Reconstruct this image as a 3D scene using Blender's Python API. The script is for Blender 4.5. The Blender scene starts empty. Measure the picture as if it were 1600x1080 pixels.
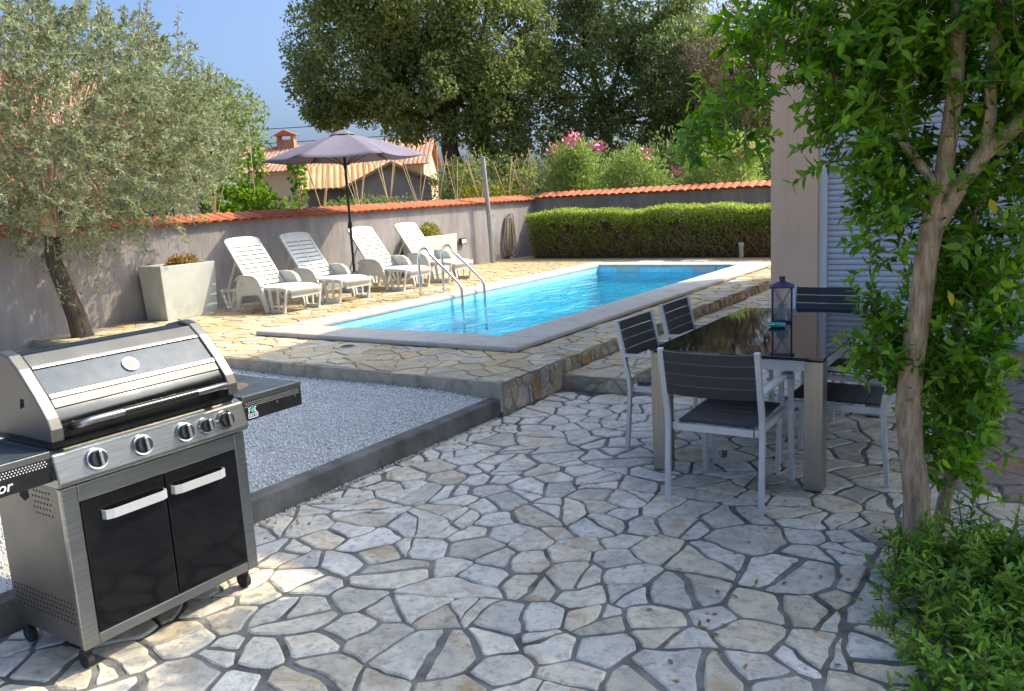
import bpy, math, random
import numpy as np
from mathutils import Vector, Matrix, noise as mnoise

random.seed(7); rng = np.random.default_rng(7)
PI = math.pi
S = bpy.context.scene
COL = S.collection

# ------------------------------------------------------------------ camera, sky, sun, exposure
cam_d = bpy.data.cameras.new('camera'); cam = bpy.data.objects.new('camera', cam_d); COL.objects.link(cam)
cam_d.sensor_width = 36; cam_d.lens = 36*1320/1600; cam_d.clip_end = 2000; cam_d.clip_start = .05
_r = Vector((.836, .546, -.054)); _u = Vector((-.052, .177, .983)); _b = Vector((.546, -.819, .176))
_b.normalize(); _u = (_u-_b*_u.dot(_b)).normalized(); _r = _u.cross(_b)
cam.matrix_world = Matrix(((_r.x, _u.x, _b.x, 0), (_r.y, _u.y, _b.y, 0), (_r.z, _u.z, _b.z, 1.70), (0, 0, 0, 1)))
S.camera = cam
SUN_AZ, SUN_EL = math.radians(40), math.radians(46)      # azimuth measured from +Y towards +X
W = bpy.data.worlds.new('World'); S.world = W; W.use_nodes = True
nt = W.node_tree; bg = nt.nodes['Background']
sky = nt.nodes.new('ShaderNodeTexSky'); sky.sky_type = 'NISHITA'; sky.sun_disc = False
sky.sun_elevation = SUN_EL; sky.sun_rotation = SUN_AZ; sky.ozone_density = 10.0; sky.dust_density = 5.6; sky.air_density = .55; sky.altitude = 0
nt.links.new(sky.outputs[0], bg.inputs[0]); bg.inputs[1].default_value = .15
sun_d = bpy.data.lights.new('sun', 'SUN'); sun = bpy.data.objects.new('sun', sun_d); COL.objects.link(sun)
sun_d.energy = 2.0; sun_d.angle = math.radians(.53); sun_d.color = (1, .88, .70)
to_sun = Vector((math.sin(SUN_AZ)*math.cos(SUN_EL), math.cos(SUN_AZ)*math.cos(SUN_EL), math.sin(SUN_EL)))
sun.rotation_euler = to_sun.to_track_quat('Z', 'Y').to_euler(); sun.location = (3, 4, 12)
S.view_settings.view_transform = 'Standard'; S.view_settings.look = 'None'
S.view_settings.exposure = 1.5; S.view_settings.gamma = 1
S.view_settings.use_white_balance = True; S.view_settings.white_balance_temperature = 7500; S.view_settings.white_balance_tint = 2
S.render.engine = 'CYCLES'; S.cycles.max_bounces = 10; S.cycles.transparent_max_bounces = 12; S.cycles.use_denoising = True

# ------------------------------------------------------------------ helpers
def tag(o, label=None, cat=None, group=None, kind=None):
    if label: o['label'] = label
    if cat: o['category'] = cat
    if group: o['group'] = group
    if kind: o['kind'] = kind
    return o

def empty(name, loc=(0, 0, 0), rz=0, label=None, cat=None, group=None):
    o = bpy.data.objects.new(name, None); COL.objects.link(o); o.empty_display_size = .1
    o.location = loc; o.rotation_euler = (0, 0, rz)
    return tag(o, label, cat, group)

def link(name, me, mat=None, parent=None):
    if mat and not me.materials: me.materials.append(mat)
    o = bpy.data.objects.new(name, me); COL.objects.link(o); o.parent = parent
    return o

def copy_tree(o, parent=None):
    c = o.copy(); COL.objects.link(c); c.parent = parent
    for ch in o.children: copy_tree(ch, c)
    return c

class MB:
    def __init__(s): s.v = []; s.f = []
    def add(s, vs, fs):
        n = len(s.v); s.v += [tuple(p) for p in vs]; s.f += [tuple(i+n for i in f) for f in fs]; return s
    def box(s, a, b):
        (x0, y0, z0), (x1, y1, z1) = a, b
        return s.add([(x0, y0, z0), (x1, y0, z0), (x1, y1, z0), (x0, y1, z0), (x0, y0, z1), (x1, y0, z1), (x1, y1, z1), (x0, y1, z1)],
                     [(3, 2, 1, 0), (4, 5, 6, 7), (0, 1, 5, 4), (1, 2, 6, 5), (2, 3, 7, 6), (3, 0, 4, 7)])
    def tube(s, pts, r, n=8, cap=True, closed=False):
        pts = [Vector(p) for p in pts]; m = len(pts)
        rs = r if isinstance(r, (list, tuple)) else [r]*m
        up = Vector((.13, .21, .97)); base = len(s.v); prev = None
        for i, p in enumerate(pts):
            d = (pts[min(i+1, m-1)]-pts[max(i-1, 0)])
            if closed: d = pts[(i+1) % m]-pts[i-1]
            d.normalize()
            if prev is None: a = d.cross(up) if abs(d.dot(up)) < .98 else d.cross(Vector((1, 0, 0)))
            else: a = prev-d*prev.dot(d)
            a.normalize(); prev = a; b = d.cross(a)
            for k in range(n):
                t = 2*PI*k/n; s.v.append(tuple(p+a*(rs[i]*math.cos(t))+b*(rs[i]*math.sin(t))))
        for i in range(m if closed else m-1):
            j = (i+1) % m
            for k in range(n):
                s.f.append((base+i*n+k, base+i*n+(k+1) % n, base+j*n+(k+1) % n, base+j*n+k))
        if cap and not closed:
            s.f.append(tuple(base+k for k in range(n))[::-1]); s.f.append(tuple(base+(m-1)*n+k for k in range(n)))
        return s
    def bar(s, pts, w, h, side):            # rectangular section swept along pts; side = sideways unit vector
        pts = [Vector(p) for p in pts]; side = Vector(side).normalized(); base = len(s.v); m = len(pts)
        for i, p in enumerate(pts):
            d0 = (pts[i]-pts[i-1]).normalized() if i else None
            d1 = (pts[i+1]-pts[i]).normalized() if i < m-1 else None
            if d0 is None: d0 = d1
            if d1 is None: d1 = d0
            d = (d0+d1).normalized(); nrm = side.cross(d).normalized(); k = 1/max(.4, d.dot(d0))
            for a, b in ((-1, -1), (1, -1), (1, 1), (-1, 1)): s.v.append(tuple(p+side*(a*w/2)+nrm*(b*h/2*k)))
        for i in range(m-1):
            for k in range(4):
                s.f.append((base+i*4+k, base+i*4+(k+1) % 4, base+i*4+4+(k+1) % 4, base+i*4+4+k))
        s.f.append((base+3, base+2, base+1, base)); e = base+4*(m-1); s.f.append((e, e+1, e+2, e+3)); return s
    def lathe(s, prof, n=16, c=(0, 0, 0), cap=True):
        base = len(s.v)
        for r, z in prof:
            for k in range(n): s.v.append((c[0]+r*math.cos(2*PI*k/n), c[1]+r*math.sin(2*PI*k/n), c[2]+z))
        for i in range(len(prof)-1):
            for k in range(n):
                s.f.append((base+i*n+k, base+i*n+(k+1) % n, base+i*n+n+(k+1) % n, base+i*n+n+k))
        if cap:
            s.f.append(tuple(base+k for k in range(n))[::-1]); e = base+n*(len(prof)-1); s.f.append(tuple(e+k for k in range(n)))
        return s
    def prism(s, poly, lo, hi, axis):       # poly 2d extruded along axis (0,1,2); the 2d pair keeps the axis order
        def P(p, t):
            q = list(p); q.insert(axis, t); return q
        n = len(poly); base = len(s.v)
        s.v += [tuple(P(p, lo)) for p in poly]+[tuple(P(p, hi)) for p in poly]
        s.f.append(tuple(range(base, base+n))); s.f.append(tuple(range(base+2*n-1, base+n-1, -1)))
        for k in range(n): s.f.append((base+(k+1) % n, base+k, base+n+k, base+n+(k+1) % n))
        return s
    def disc(s, c, nrm, r, h, n=14, r2=None):
        c = Vector(c); nrm = Vector(nrm).normalized(); a = nrm.orthogonal().normalized(); b = nrm.cross(a); base = len(s.v)
        for t, rr in ((0, r), (h, r if r2 is None else r2)):
            for k in range(n): s.v.append(tuple(c+nrm*t+a*(rr*math.cos(2*PI*k/n))+b*(rr*math.sin(2*PI*k/n))))
        for k in range(n): s.f.append((base+k, base+(k+1) % n, base+n+(k+1) % n, base+n+k))
        s.f.append(tuple(base+k for k in range(n))[::-1]); s.f.append(tuple(base+n+k for k in range(n))); return s
    def mesh(s, name, mat=None, smooth=False):
        me = bpy.data.meshes.new(name); me.from_pydata(s.v, [], s.f); me.update()
        import bmesh
        bm = bmesh.new(); bm.from_mesh(me); bmesh.ops.recalc_face_normals(bm, faces=bm.faces); bm.to_mesh(me); bm.free()
        if mat: me.materials.append(mat)
        if smooth:
            me.polygons.foreach_set('use_smooth', [True]*len(me.polygons))
            try: me.set_sharp_from_angle(angle=math.radians(40))
            except Exception: pass
        return me
    def build(s, name, mat, parent=None, smooth=False, bev=0, seg=2):
        o = link(name, s.mesh(name, mat, smooth), None, parent)
        if bev:
            m = o.modifiers.new('bevel', 'BEVEL'); m.width = bev; m.segments = seg; m.limit_method = 'ANGLE'; m.angle_limit = math.radians(35)
        return o

def fast_mesh(name, V, loops, sizes, mat=None, var=None, smooth=False):
    me = bpy.data.meshes.new(name); V = np.asarray(V, np.float32); loops = np.asarray(loops, np.int32); sizes = np.asarray(sizes, np.int32)
    me.vertices.add(len(V)); me.vertices.foreach_set('co', V.ravel())
    me.loops.add(len(loops)); me.loops.foreach_set('vertex_index', loops)
    me.polygons.add(len(sizes)); st = np.zeros(len(sizes), np.int32); st[1:] = np.cumsum(sizes)[:-1]
    me.polygons.foreach_set('loop_start', st)
    try: me.polygons.foreach_set('loop_total', sizes)
    except Exception: pass
    if var is not None:
        a = me.attributes.new('var', 'FLOAT', 'POINT'); a.data.foreach_set('value', np.asarray(var, np.float32))
    if smooth: me.polygons.foreach_set('use_smooth', np.ones(len(sizes), bool))
    me.update(calc_edges=True); me.validate()
    if mat: me.materials.append(mat)
    return me

# ------------------------------------------------------------------ materials
def nodes_of(name):
    m = bpy.data.materials.new(name); m.use_nodes = True; t = m.node_tree
    return m, t, t.nodes, t.links, t.nodes['Principled BSDF']

def mixc(N, L, fac, a, b, mode='MIX'):
    n = N.new('ShaderNodeMix'); n.data_type = 'RGBA'; n.blend_type = mode
    for sock, v in ((n.inputs[0], fac), (n.inputs[6], a), (n.inputs[7], b)):
        if hasattr(v, 'links') or hasattr(v, 'is_linked'): L.new(v, sock)
        elif isinstance(v, (int, float)): sock.default_value = v
        else: sock.default_value = (*v, 1)
    return n.outputs[2]

def noise(N, L, co, scale, detail=4, rough=.6, dist=0):
    n = N.new('ShaderNodeTexNoise'); n.inputs['Scale'].default_value = scale; n.inputs['Detail'].default_value = detail
    n.inputs['Roughness'].default_value = rough; n.inputs['Distortion'].default_value = dist
    if co is not None: L.new(co, n.inputs['Vector'])
    return n.outputs['Fac']

def ramp(N, L, fac, lo, hi):
    n = N.new('ShaderNodeMapRange'); n.inputs[1].default_value = lo; n.inputs[2].default_value = hi; n.clamp = True
    L.new(fac, n.inputs[0]); return n.outputs[0]

def mat(name, c, c2=None, rough=.6, metal=0, scale=6, bump=0, bscale=60, spec=.5, coat=0, stretch=None, rand=0, rvar=0, space='Object', bdist=.01, stain=None):
    m, t, N, L, P = nodes_of(name)
    tc = N.new('ShaderNodeTexCoord'); co = tc.outputs[space]
    if space == 'Object' and rand == 0: pass
    if stretch:
        mp = N.new('ShaderNodeMapping'); mp.inputs['Scale'].default_value = stretch; L.new(co, mp.inputs[0]); co = mp.outputs[0]
    P.inputs['Roughness'].default_value = rough; P.inputs['Metallic'].default_value = metal; P.inputs['Specular IOR Level'].default_value = spec
    P.inputs['Coat Weight'].default_value = coat
    c2 = c2 or c
    col = mixc(N, L, ramp(N, L, noise(N, L, co, scale), .32, .68), c, c2)
    if stain:                               # weathering streaks or blotches: colour, scale, stretch, threshold, amount
        sc_, ss_, st_, th_, am_ = stain; mp2 = N.new('ShaderNodeMapping'); mp2.inputs['Scale'].default_value = st_; L.new(tc.outputs[space], mp2.inputs[0])
        mu = N.new('ShaderNodeMath'); mu.operation = 'MULTIPLY'; mu.inputs[1].default_value = am_; L.new(ramp(N, L, noise(N, L, mp2.outputs[0], ss_, 6, .65), th_, th_+.16), mu.inputs[0]); col = mixc(N, L, mu.outputs[0], col, sc_)
    if rand:
        oi = N.new('ShaderNodeObjectInfo'); hs = N.new('ShaderNodeHueSaturation'); L.new(col, hs.inputs['Color'])
        mr = N.new('ShaderNodeMapRange'); mr.inputs[3].default_value = 1-rand; mr.inputs[4].default_value = 1+rand
        L.new(oi.outputs['Random'], mr.inputs[0]); L.new(mr.outputs[0], hs.inputs['Value']); col = hs.outputs[0]
    L.new(col, P.inputs['Base Color'])
    if rvar:
        mr = N.new('ShaderNodeMapRange'); mr.inputs[3].default_value = max(0, rough-rvar); mr.inputs[4].default_value = rough+rvar
        L.new(noise(N, L, co, scale*1.7, 5), mr.inputs[0]); L.new(mr.outputs[0], P.inputs['Roughness'])
    if bump:
        b = N.new('ShaderNodeBump'); b.inputs['Strength'].default_value = bump; b.inputs['Distance'].default_value = bdist
        L.new(noise(N, L, co, bscale, 6), b.inputs['Height']); L.new(b.outputs[0], P.inputs['Normal'])
    return m

def stone_mat(name, cream, grey, rust, rust_amt=.5, val=.16, red=None):
    m, t, N, L, P = nodes_of(name)
    oi = N.new('ShaderNodeObjectInfo'); g = N.new('ShaderNodeNewGeometry')
    co = g.outputs['Position']
    off = N.new('ShaderNodeVectorMath'); off.operation = 'MULTIPLY_ADD'
    cb = N.new('ShaderNodeCombineXYZ')
    for k, mul in enumerate((37.0, 91.0, 53.0)):
        mm = N.new('ShaderNodeMath'); mm.operation = 'MULTIPLY'; mm.inputs[1].default_value = mul; L.new(oi.outputs['Random'], mm.inputs[0]); L.new(mm.outputs[0], cb.inputs[k])
    ad = N.new('ShaderNodeVectorMath'); ad.operation = 'ADD'; L.new(co, ad.inputs[0]); L.new(cb.outputs[0], ad.inputs[1]); co = ad.outputs[0]
    a = mixc(N, L, ramp(N, L, noise(N, L, co, 7, 6, .7), .42, .60), cream, grey)
    a = mixc(N, L, ramp(N, L, noise(N, L, co, 22, 5, .75), .50, .68), a, tuple(x*.62 for x in grey))
    rm = N.new('ShaderNodeMath'); rm.operation = 'MULTIPLY'; L.new(ramp(N, L, noise(N, L, co, 3.2, 6, .7, .8), .53, .68), rm.inputs[0]); rm.inputs[1].default_value = rust_amt
    a = mixc(N, L, rm.outputs[0], a, rust)
    pits = ramp(N, L, noise(N, L, co, 55, 4, .7), .62, .74)
    pm = N.new('ShaderNodeMath'); pm.operation = 'MULTIPLY'; pm.inputs[1].default_value = .7; L.new(pits, pm.inputs[0])
    a = mixc(N, L, pm.outputs[0], a, tuple(x*.42 for x in grey))
    hs = N.new('ShaderNodeHueSaturation'); L.new(a, hs.inputs['Color'])
    wn = N.new('ShaderNodeTexWhiteNoise'); wn.noise_dimensions = '1D'; L.new(oi.outputs['Random'], wn.inputs['W'])
    mr = N.new('ShaderNodeMapRange'); mr.inputs[3].default_value = 1-val; mr.inputs[4].default_value = 1+val; L.new(wn.outputs['Value'], mr.inputs[0]); L.new(mr.outputs[0], hs.inputs['Value'])
    mr2 = N.new('ShaderNodeMapRange'); mr2.inputs[3].default_value = .6; mr2.inputs[4].default_value = 1.35; L.new(oi.outputs['Random'], mr2.inputs[0]); L.new(mr2.outputs[0], hs.inputs['Saturation'])
    L.new(hs.outputs[0], P.inputs['Base Color'])
    P.inputs['Roughness'].default_value = .62; P.inputs['Specular IOR Level'].default_value = .35
    b = N.new('ShaderNodeBump'); b.inputs['Strength'].default_value = .8; b.inputs['Distance'].default_value = .009
    h = N.new('ShaderNodeMath'); h.operation = 'MULTIPLY_ADD'; h.inputs[1].default_value = .4
    L.new(noise(N, L, co, 70, 5, .7), h.inputs[0]); L.new(noise(N, L, co, 14, 5, .6), h.inputs[2])
    L.new(h.outputs[0], b.inputs['Height']); L.new(b.outputs[0], P.inputs['Normal'])
    return m

def leaf_mat(name, dark, light, trans=.35, rough=.45, brown=None, brown_amt=0, spec=.4):
    m, t, N, L, P = nodes_of(name)
    at = N.new('ShaderNodeAttribute'); at.attribute_name = 'var'
    c = mixc(N, L, at.outputs['Fac'], dark, light)
    if brown: c = mixc(N, L, ramp(N, L, at.outputs['Fac'], 1-brown_amt, 1-brown_amt+.01), c, brown)
    L.new(c, P.inputs['Base Color']); P.inputs['Roughness'].default_value = rough; P.inputs['Specular IOR Level'].default_value = spec
    tr = N.new('ShaderNodeBsdfTranslucent'); hs = N.new('ShaderNodeHueSaturation'); hs.inputs['Value'].default_value = 1.35; hs.inputs['Saturation'].default_value = 1.15
    L.new(c, hs.inputs['Color']); L.new(hs.outputs[0], tr.inputs[0])
    mx = N.new('ShaderNodeMixShader'); mx.inputs[0].default_value = trans
    L.new(P.outputs[0], mx.inputs[1]); L.new(tr.outputs[0], mx.inputs[2]); L.new(mx.outputs[0], N['Material Output'].inputs[0])
    return m

M = {}
M['patio_stone'] = stone_mat('patio_limestone', (.74, .66, .53), (.56, .52, .45), (.46, .30, .16), .75, .2)
M['red_stone'] = stone_mat('reddish_limestone', (.42, .30, .23), (.34, .25, .20), (.30, .13, .08), .7)
M['deck_stone'] = stone_mat('terrace_limestone', (.62, .50, .33), (.52, .45, .335), (.46, .30, .14), .6)
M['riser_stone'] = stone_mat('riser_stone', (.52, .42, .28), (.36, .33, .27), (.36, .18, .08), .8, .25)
M['mortar'] = mat('mortar', (.075, .072, .066), (.27, .26, .245), .85, scale=5, bump=.5, bscale=90, space='Object')
M['deck_mortar'] = mat('pale_mortar', (.30, .26, .20), (.40, .35, .28), .85, scale=9, bump=.5, bscale=90)
M['concrete'] = mat('kerb_concrete', (.085, .08, .07), (.20, .19, .17), .85, scale=5, bump=.5, bscale=70)
M['edge'] = mat('terrace_edge_concrete', (.36, .31, .235), (.50, .44, .34), .85, scale=7, bump=.6, bscale=60, stain=((.16, .14, .11), 6, (1, 1, 1), .52, .7))
M['coping'] = mat('coping_stone', (.48, .45, .405), (.56, .53, .475), .7, scale=8, bump=.35, bscale=90, stain=((.33, .31, .28), 3, (1, 1, 1), .54, .6))
M['gravel_base'] = mat('gravel_base', (.42, .42, .41), (.55, .55, .53), .9, scale=60, bump=.8, bscale=160)
M['soil'] = mat('soil', (.16, .12, .07), (.22, .18, .10), .95, scale=3, bump=.6, bscale=20)
M['steel'] = mat('brushed_steel', (.30, .30, .295), (.38, .38, .37), .32, 1, scale=4, bump=.06, bscale=30, stretch=(1, 1, 30), rvar=.08)
M['steel_h'] = mat('brushed_steel_panel', (.24, .24, .235), (.36, .355, .345), .34, 1, scale=5, bump=.06, bscale=30, stretch=(30, 1, 30), rvar=.1)
M['steel_side'] = mat('satin_steel_side', (.155, .15, .14), (.21, .20, .185), .45, .9, scale=3, bump=.04, bscale=40, rvar=.06)
M['steel_band'] = mat('dull_steel_band', (.10, .10, .10), (.15, .15, .148), .5, .6, scale=5)
M['chrome'] = mat('chrome', (.72, .72, .72), None, .10, 1)
M['alu'] = mat('painted_aluminium', (.56, .58, .60), (.60, .62, .64), .38, .35, scale=20)
M['black_gloss'] = mat('black_enamel', (.004, .004, .005), (.008, .008, .009), .10, 0, scale=8, rvar=.06, spec=.35)
M['black_panel'] = mat('black_panel', (.010, .011, .013), (.016, .017, .019), .28, 0, scale=8, rvar=.1)
M['black_plastic'] = mat('black_plastic', (.014, .014, .015), (.022, .022, .023), .38, 0)
M['rubber'] = mat('rubber', (.02, .02, .02), (.035, .035, .033), .7)
M['dark_glass'] = mat('smoked_table_glass', (.008, .009, .011), (.012, .013, .015), .035, 0, spec=.75, scale=12, rvar=.03)
M['slat'] = mat('charcoal_slat', (.026, .028, .034), (.036, .039, .046), .48, 0, scale=14, bump=.2, bscale=40, stretch=(1, 14, 14), rand=.12)
M['leg_steel'] = mat('table_leg_steel', (.36, .34, .31), (.44, .42, .38), .36, 1, scale=4, bump=.05, bscale=30, stretch=(30, 30, 1), rvar=.08)
M['white_plastic'] = mat('white_plastic', (.58, .58, .565), (.63, .63, .61), .38, 0, scale=6, bump=.05, bscale=90, stain=((.40, .385, .34), 7, (1, 1, 1), .55, .5))
M['wall'] = mat('raked_stucco', (.25, .225, .235), (.335, .31, .31), .9, scale=5, bump=1.0, bscale=26, stretch=(1, 1, .16), stain=((.17, .15, .155), 1.6, (1, 1, .35), .50, .6))
M['house'] = mat('house_stucco', (.80, .55, .37), (.83, .58, .40), .9, scale=3, bump=.35, bscale=120, stain=((.52, .38, .28), 1.4, (1.5, 1.5, .4), .52, .5))
M['shutter'] = mat('shutter_slat', (.56, .58, .64), (.60, .62, .67), .45, 0, scale=3, rand=.03)
M['frame_white'] = mat('white_frame', (.68, .69, .72), None, .4)
M['sill'] = mat('sill_stone', (.34, .33, .31), (.42, .41, .39), .8, scale=20, bump=.3)
M['tile_clay'] = mat('terracotta_tile', (.42, .105, .042), (.52, .16, .075), .75, scale=14, bump=.3, bscale=60, rand=.16)
M['old_tile'] = mat('old_roof_tile', (.34, .15, .095), (.46, .27, .19), .85, scale=2.4, bump=.3, bscale=20)
M['ochre_tile'] = mat('ochre_roof_tile', (.50, .28, .13), (.58, .38, .22), .85, scale=2.0, bump=.3, bscale=20)
M['far_cream'] = mat('far_cream_wall', (.56, .45, .31), (.60, .49, .35), .9, scale=.8)
M['far_grey'] = mat('far_grey_wall', (.33, .28, .235), (.37, .32, .27), .9, scale=.8)
M['far_dark'] = mat('far_dark_wall', (.20, .175, .15), (.24, .21, .18), .9, scale=.8)  # plain dark grey-brown wall colour for the shed
M['pane'] = mat('window_glass', (.30, .34, .38), (.36, .40, .44), .08, 0)
M['bark'] = mat('bark', (.36, .22, .125), (.72, .53, .36), .9, scale=42, bump=1.0, bscale=75, stretch=(1, 1, .22), bdist=.03)
M['bark_dark'] = mat('dark_bark', (.05, .038, .028), (.14, .11, .085), .95, scale=30, bump=1, bscale=50, stretch=(1, 1, .25), bdist=.03)
M['twig'] = mat('twig', (.15, .10, .06), (.24, .17, .10), .8, scale=20)
M['hedge_twig'] = mat('hedge_twig', (.18, .125, .075), (.32, .23, .14), .8, scale=12)
M['hedge_core'] = mat('hedge_core', (.05, .04, .02), (.16, .10, .055), .95, scale=14, bump=1, bscale=30, bdist=.05)
M['cane'] = mat('bamboo_cane', (.50, .34, .17), (.60, .44, .25), .6, scale=14, rand=.2)
M['post'] = mat('galvanised_post', (.30, .32, .34), (.38, .40, .42), .5, .6, scale=12, rvar=.1)
M['hose'] = mat('garden_hose', (.30, .25, .20), (.36, .30, .25), .6, scale=20)
M['planter'] = mat('planter_resin', (.44, .46, .435), (.52, .53, .50), .6, 0, scale=4.5, bump=.1, bscale=60, stain=((.27, .28, .25), 5, (1, 1, .5), .54, .6))
M['canopy'] = mat('lilac_canvas', (.165, .145, .20), (.18, .16, .215), .85, scale=5, bump=.15, bscale=220)
M['pole_dark'] = mat('anthracite_pole', (.03, .03, .035), None, .4, .4)
M['purple'] = mat('purple_metal', (.055, .028, .12), (.075, .04, .15), .4, .3)
M['wax'] = mat('candle_wax', (.72, .66, .56), None, .5)
M['teal'] = mat('teal_glass', (.06, .36, .38), (.10, .46, .46), .08, 0, spec=.8)
M['burner'] = mat('copper_stained_steel', (.45, .24, .12), (.50, .46, .44), .35, .8, scale=9)
M['table_blue'] = mat('worn_dark_steel', (.05, .065, .085), (.12, .14, .165), .34, .5, scale=9, rvar=.12)
M['lid_glass'] = mat('smoked_lid_glass', (.022, .033, .05), (.05, .065, .085), .22, 0, scale=14, rvar=.12, spec=.6)
M['teal_print'] = mat('teal_print', (.05, .42, .45), None, .5)
M['white_print'] = mat('white_print', (.70, .74, .80), None, .5)
M['dark'] = mat('dark_opening', (.006, .006, .006), None, .8)
M['pink'] = mat('pink_petals', (.75, .16, .30), (.80, .28, .40), .6, scale=8)
M['lens'] = mat('lamp_lens', (.6, .62, .64), None, .15)
M['wire'] = mat('power_cable', (.03, .03, .03), None, .6)
L_OAK = leaf_mat('oak_leaf', (.075, .108, .035), (.38, .44, .16), .42, .5)
L_OAK2 = leaf_mat('oak_leaf_cool', (.060, .095, .034), (.33, .40, .16), .42, .5, (.26, .13, .07), .05)
L_DRY = leaf_mat('dry_leaf', (.16, .11, .075), (.34, .26, .20), .3, .6)
L_OLIVE = leaf_mat('olive_leaf', (.10, .125, .05), (.47, .51, .32), .33, .42, spec=.5)
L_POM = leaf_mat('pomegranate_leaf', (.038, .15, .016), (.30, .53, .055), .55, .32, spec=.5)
L_POMY = leaf_mat('yellow_leaf', (.55, .42, .03), (.60, .46, .05), .4, .4)
L_SHRUB = leaf_mat('shrub_leaf', (.045, .15, .018), (.30, .50, .07), .45, .34, spec=.5)
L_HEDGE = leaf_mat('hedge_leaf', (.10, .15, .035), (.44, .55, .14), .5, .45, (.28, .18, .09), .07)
L_OLEA = leaf_mat('oleander_leaf', (.11, .19, .05), (.42, .53, .18), .35, .45)
L_VINE = leaf_mat('vine_leaf', (.05, .13, .015), (.22, .36, .06), .4, .45)
L_SUCC = leaf_mat('yellow_green_leaf', (.16, .17, .03), (.42, .38, .10), .35, .5)
L_RUST = leaf_mat('rusty_leaf', (.26, .14, .05), (.42, .30, .12), .35, .5)

# pool mosaic and water
m, t, N, L, P = nodes_of('pool_mosaic'); M['mosaic'] = m
tc = N.new('ShaderNodeNewGeometry'); br = N.new('ShaderNodeTexBrick'); br.offset = 0; br.inputs['Scale'].default_value = 1
sp = N.new('ShaderNodeSeparateXYZ'); L.new(tc.outputs['Position'], sp.inputs[0])
cbn = N.new('ShaderNodeCombineXYZ'); ax = N.new('ShaderNodeMath'); ax.operation = 'ADD'; L.new(sp.outputs[0], ax.inputs[0]); L.new(sp.outputs[1], ax.inputs[1])
ay = N.new('ShaderNodeMath'); ay.operation = 'SUBTRACT'; L.new(sp.outputs[1], ay.inputs[0]); L.new(sp.outputs[0], ay.inputs[1])
az = N.new('ShaderNodeMath'); az.operation = 'ADD'; L.new(ay.outputs[0], az.inputs[0]); L.new(sp.outputs[2], az.inputs[1])
L.new(ax.outputs[0], cbn.inputs[0]); L.new(az.outputs[0], cbn.inputs[1]); L.new(cbn.outputs[0], br.inputs['Vector'])
br.inputs['Brick Width'].default_value = .05; br.inputs['Row Height'].default_value = .05; br.inputs['Mortar Size'].default_value = .003
br.inputs['Color1'].default_value = (.16, .66, .86, 1); br.inputs['Color2'].default_value = (.30, .78, .92, 1); br.inputs['Mortar'].default_value = (.62, .78, .84, 1)
L.new(br.outputs[0], P.inputs['Base Color']); P.inputs['Roughness'].default_value = .3

m, t, N, L, P = nodes_of('pool_water'); M['water'] = m
N.remove(P)
geo = N.new('ShaderNodeNewGeometry'); mp = N.new('ShaderNodeMapping'); mp.inputs['Scale'].default_value = (1, .55, 1); mp.inputs['Rotation'].default_value = (0, 0, .5); L.new(geo.outputs['Position'], mp.inputs[0])
hq = N.new('ShaderNodeMath'); hq.operation = 'MULTIPLY_ADD'; hq.inputs[1].default_value = .35; L.new(noise(N, L, mp.outputs[0], 7.5, 3, .5, .4), hq.inputs[0]); L.new(noise(N, L, mp.outputs[0], 2.3, 3, .5, .8), hq.inputs[2]); hn = hq.outputs[0]
bp = N.new('ShaderNodeBump'); bp.inputs['Strength'].default_value = .38; bp.inputs['Distance'].default_value = .10; L.new(hn, bp.inputs['Height'])
tp = N.new('ShaderNodeBsdfTransparent'); tp.inputs[0].default_value = (.30, .86, 1, 1)
rf = N.new('ShaderNodeBsdfRefraction'); rf.inputs['Color'].default_value = (.30, .86, 1, 1); rf.inputs['IOR'].default_value = 1.33; rf.inputs['Roughness'].default_value = 0; L.new(bp.outputs[0], rf.inputs['Normal'])
gl = N.new('ShaderNodeBsdfGlossy'); gl.inputs['Roughness'].default_value = .02; L.new(bp.outputs[0], gl.inputs['Normal'])
fr = N.new('ShaderNodeFresnel'); fr.inputs[0].default_value = 1.25; L.new(bp.outputs[0], fr.inputs['Normal'])
m1 = N.new('ShaderNodeMixShader'); m1.inputs[0].default_value = .34; L.new(tp.outputs[0], m1.inputs[1]); L.new(rf.outputs[0], m1.inputs[2])
m2 = N.new('ShaderNodeMixShader'); L.new(fr.outputs[0], m2.inputs[0]); L.new(m1.outputs[0], m2.inputs[1]); L.new(gl.outputs[0], m2.inputs[2])
L.new(m2.outputs[0], N['Material Output'].inputs[0])

m, t, N, L, P = nodes_of('clear_glass'); M['glass'] = m
N.remove(P); tp = N.new('ShaderNodeBsdfTransparent'); tp.inputs[0].default_value = (.93, .93, .96, 1)
gl = N.new('ShaderNodeBsdfGlossy'); gl.inputs['Roughness'].default_value = .02; fr = N.new('ShaderNodeFresnel'); fr.inputs[0].default_value = 1.45
m2 = N.new('ShaderNodeMixShader'); L.new(fr.outputs[0], m2.inputs[0]); L.new(tp.outputs[0], m2.inputs[1]); L.new(gl.outputs[0], m2.inputs[2]); L.new(m2.outputs[0], N['Material Output'].inputs[0])

# white pebbles with a random tone per pebble
m, t, N, L, P = nodes_of('white_pebble'); M['pebble'] = m
at = N.new('ShaderNodeAttribute'); at.attribute_name = 'var'; L.new(mixc(N, L, at.outputs['Fac'], (.48, .48, .47), (.82, .81, .78)), P.inputs['Base Color']); P.inputs['Roughness'].default_value = .7

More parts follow.
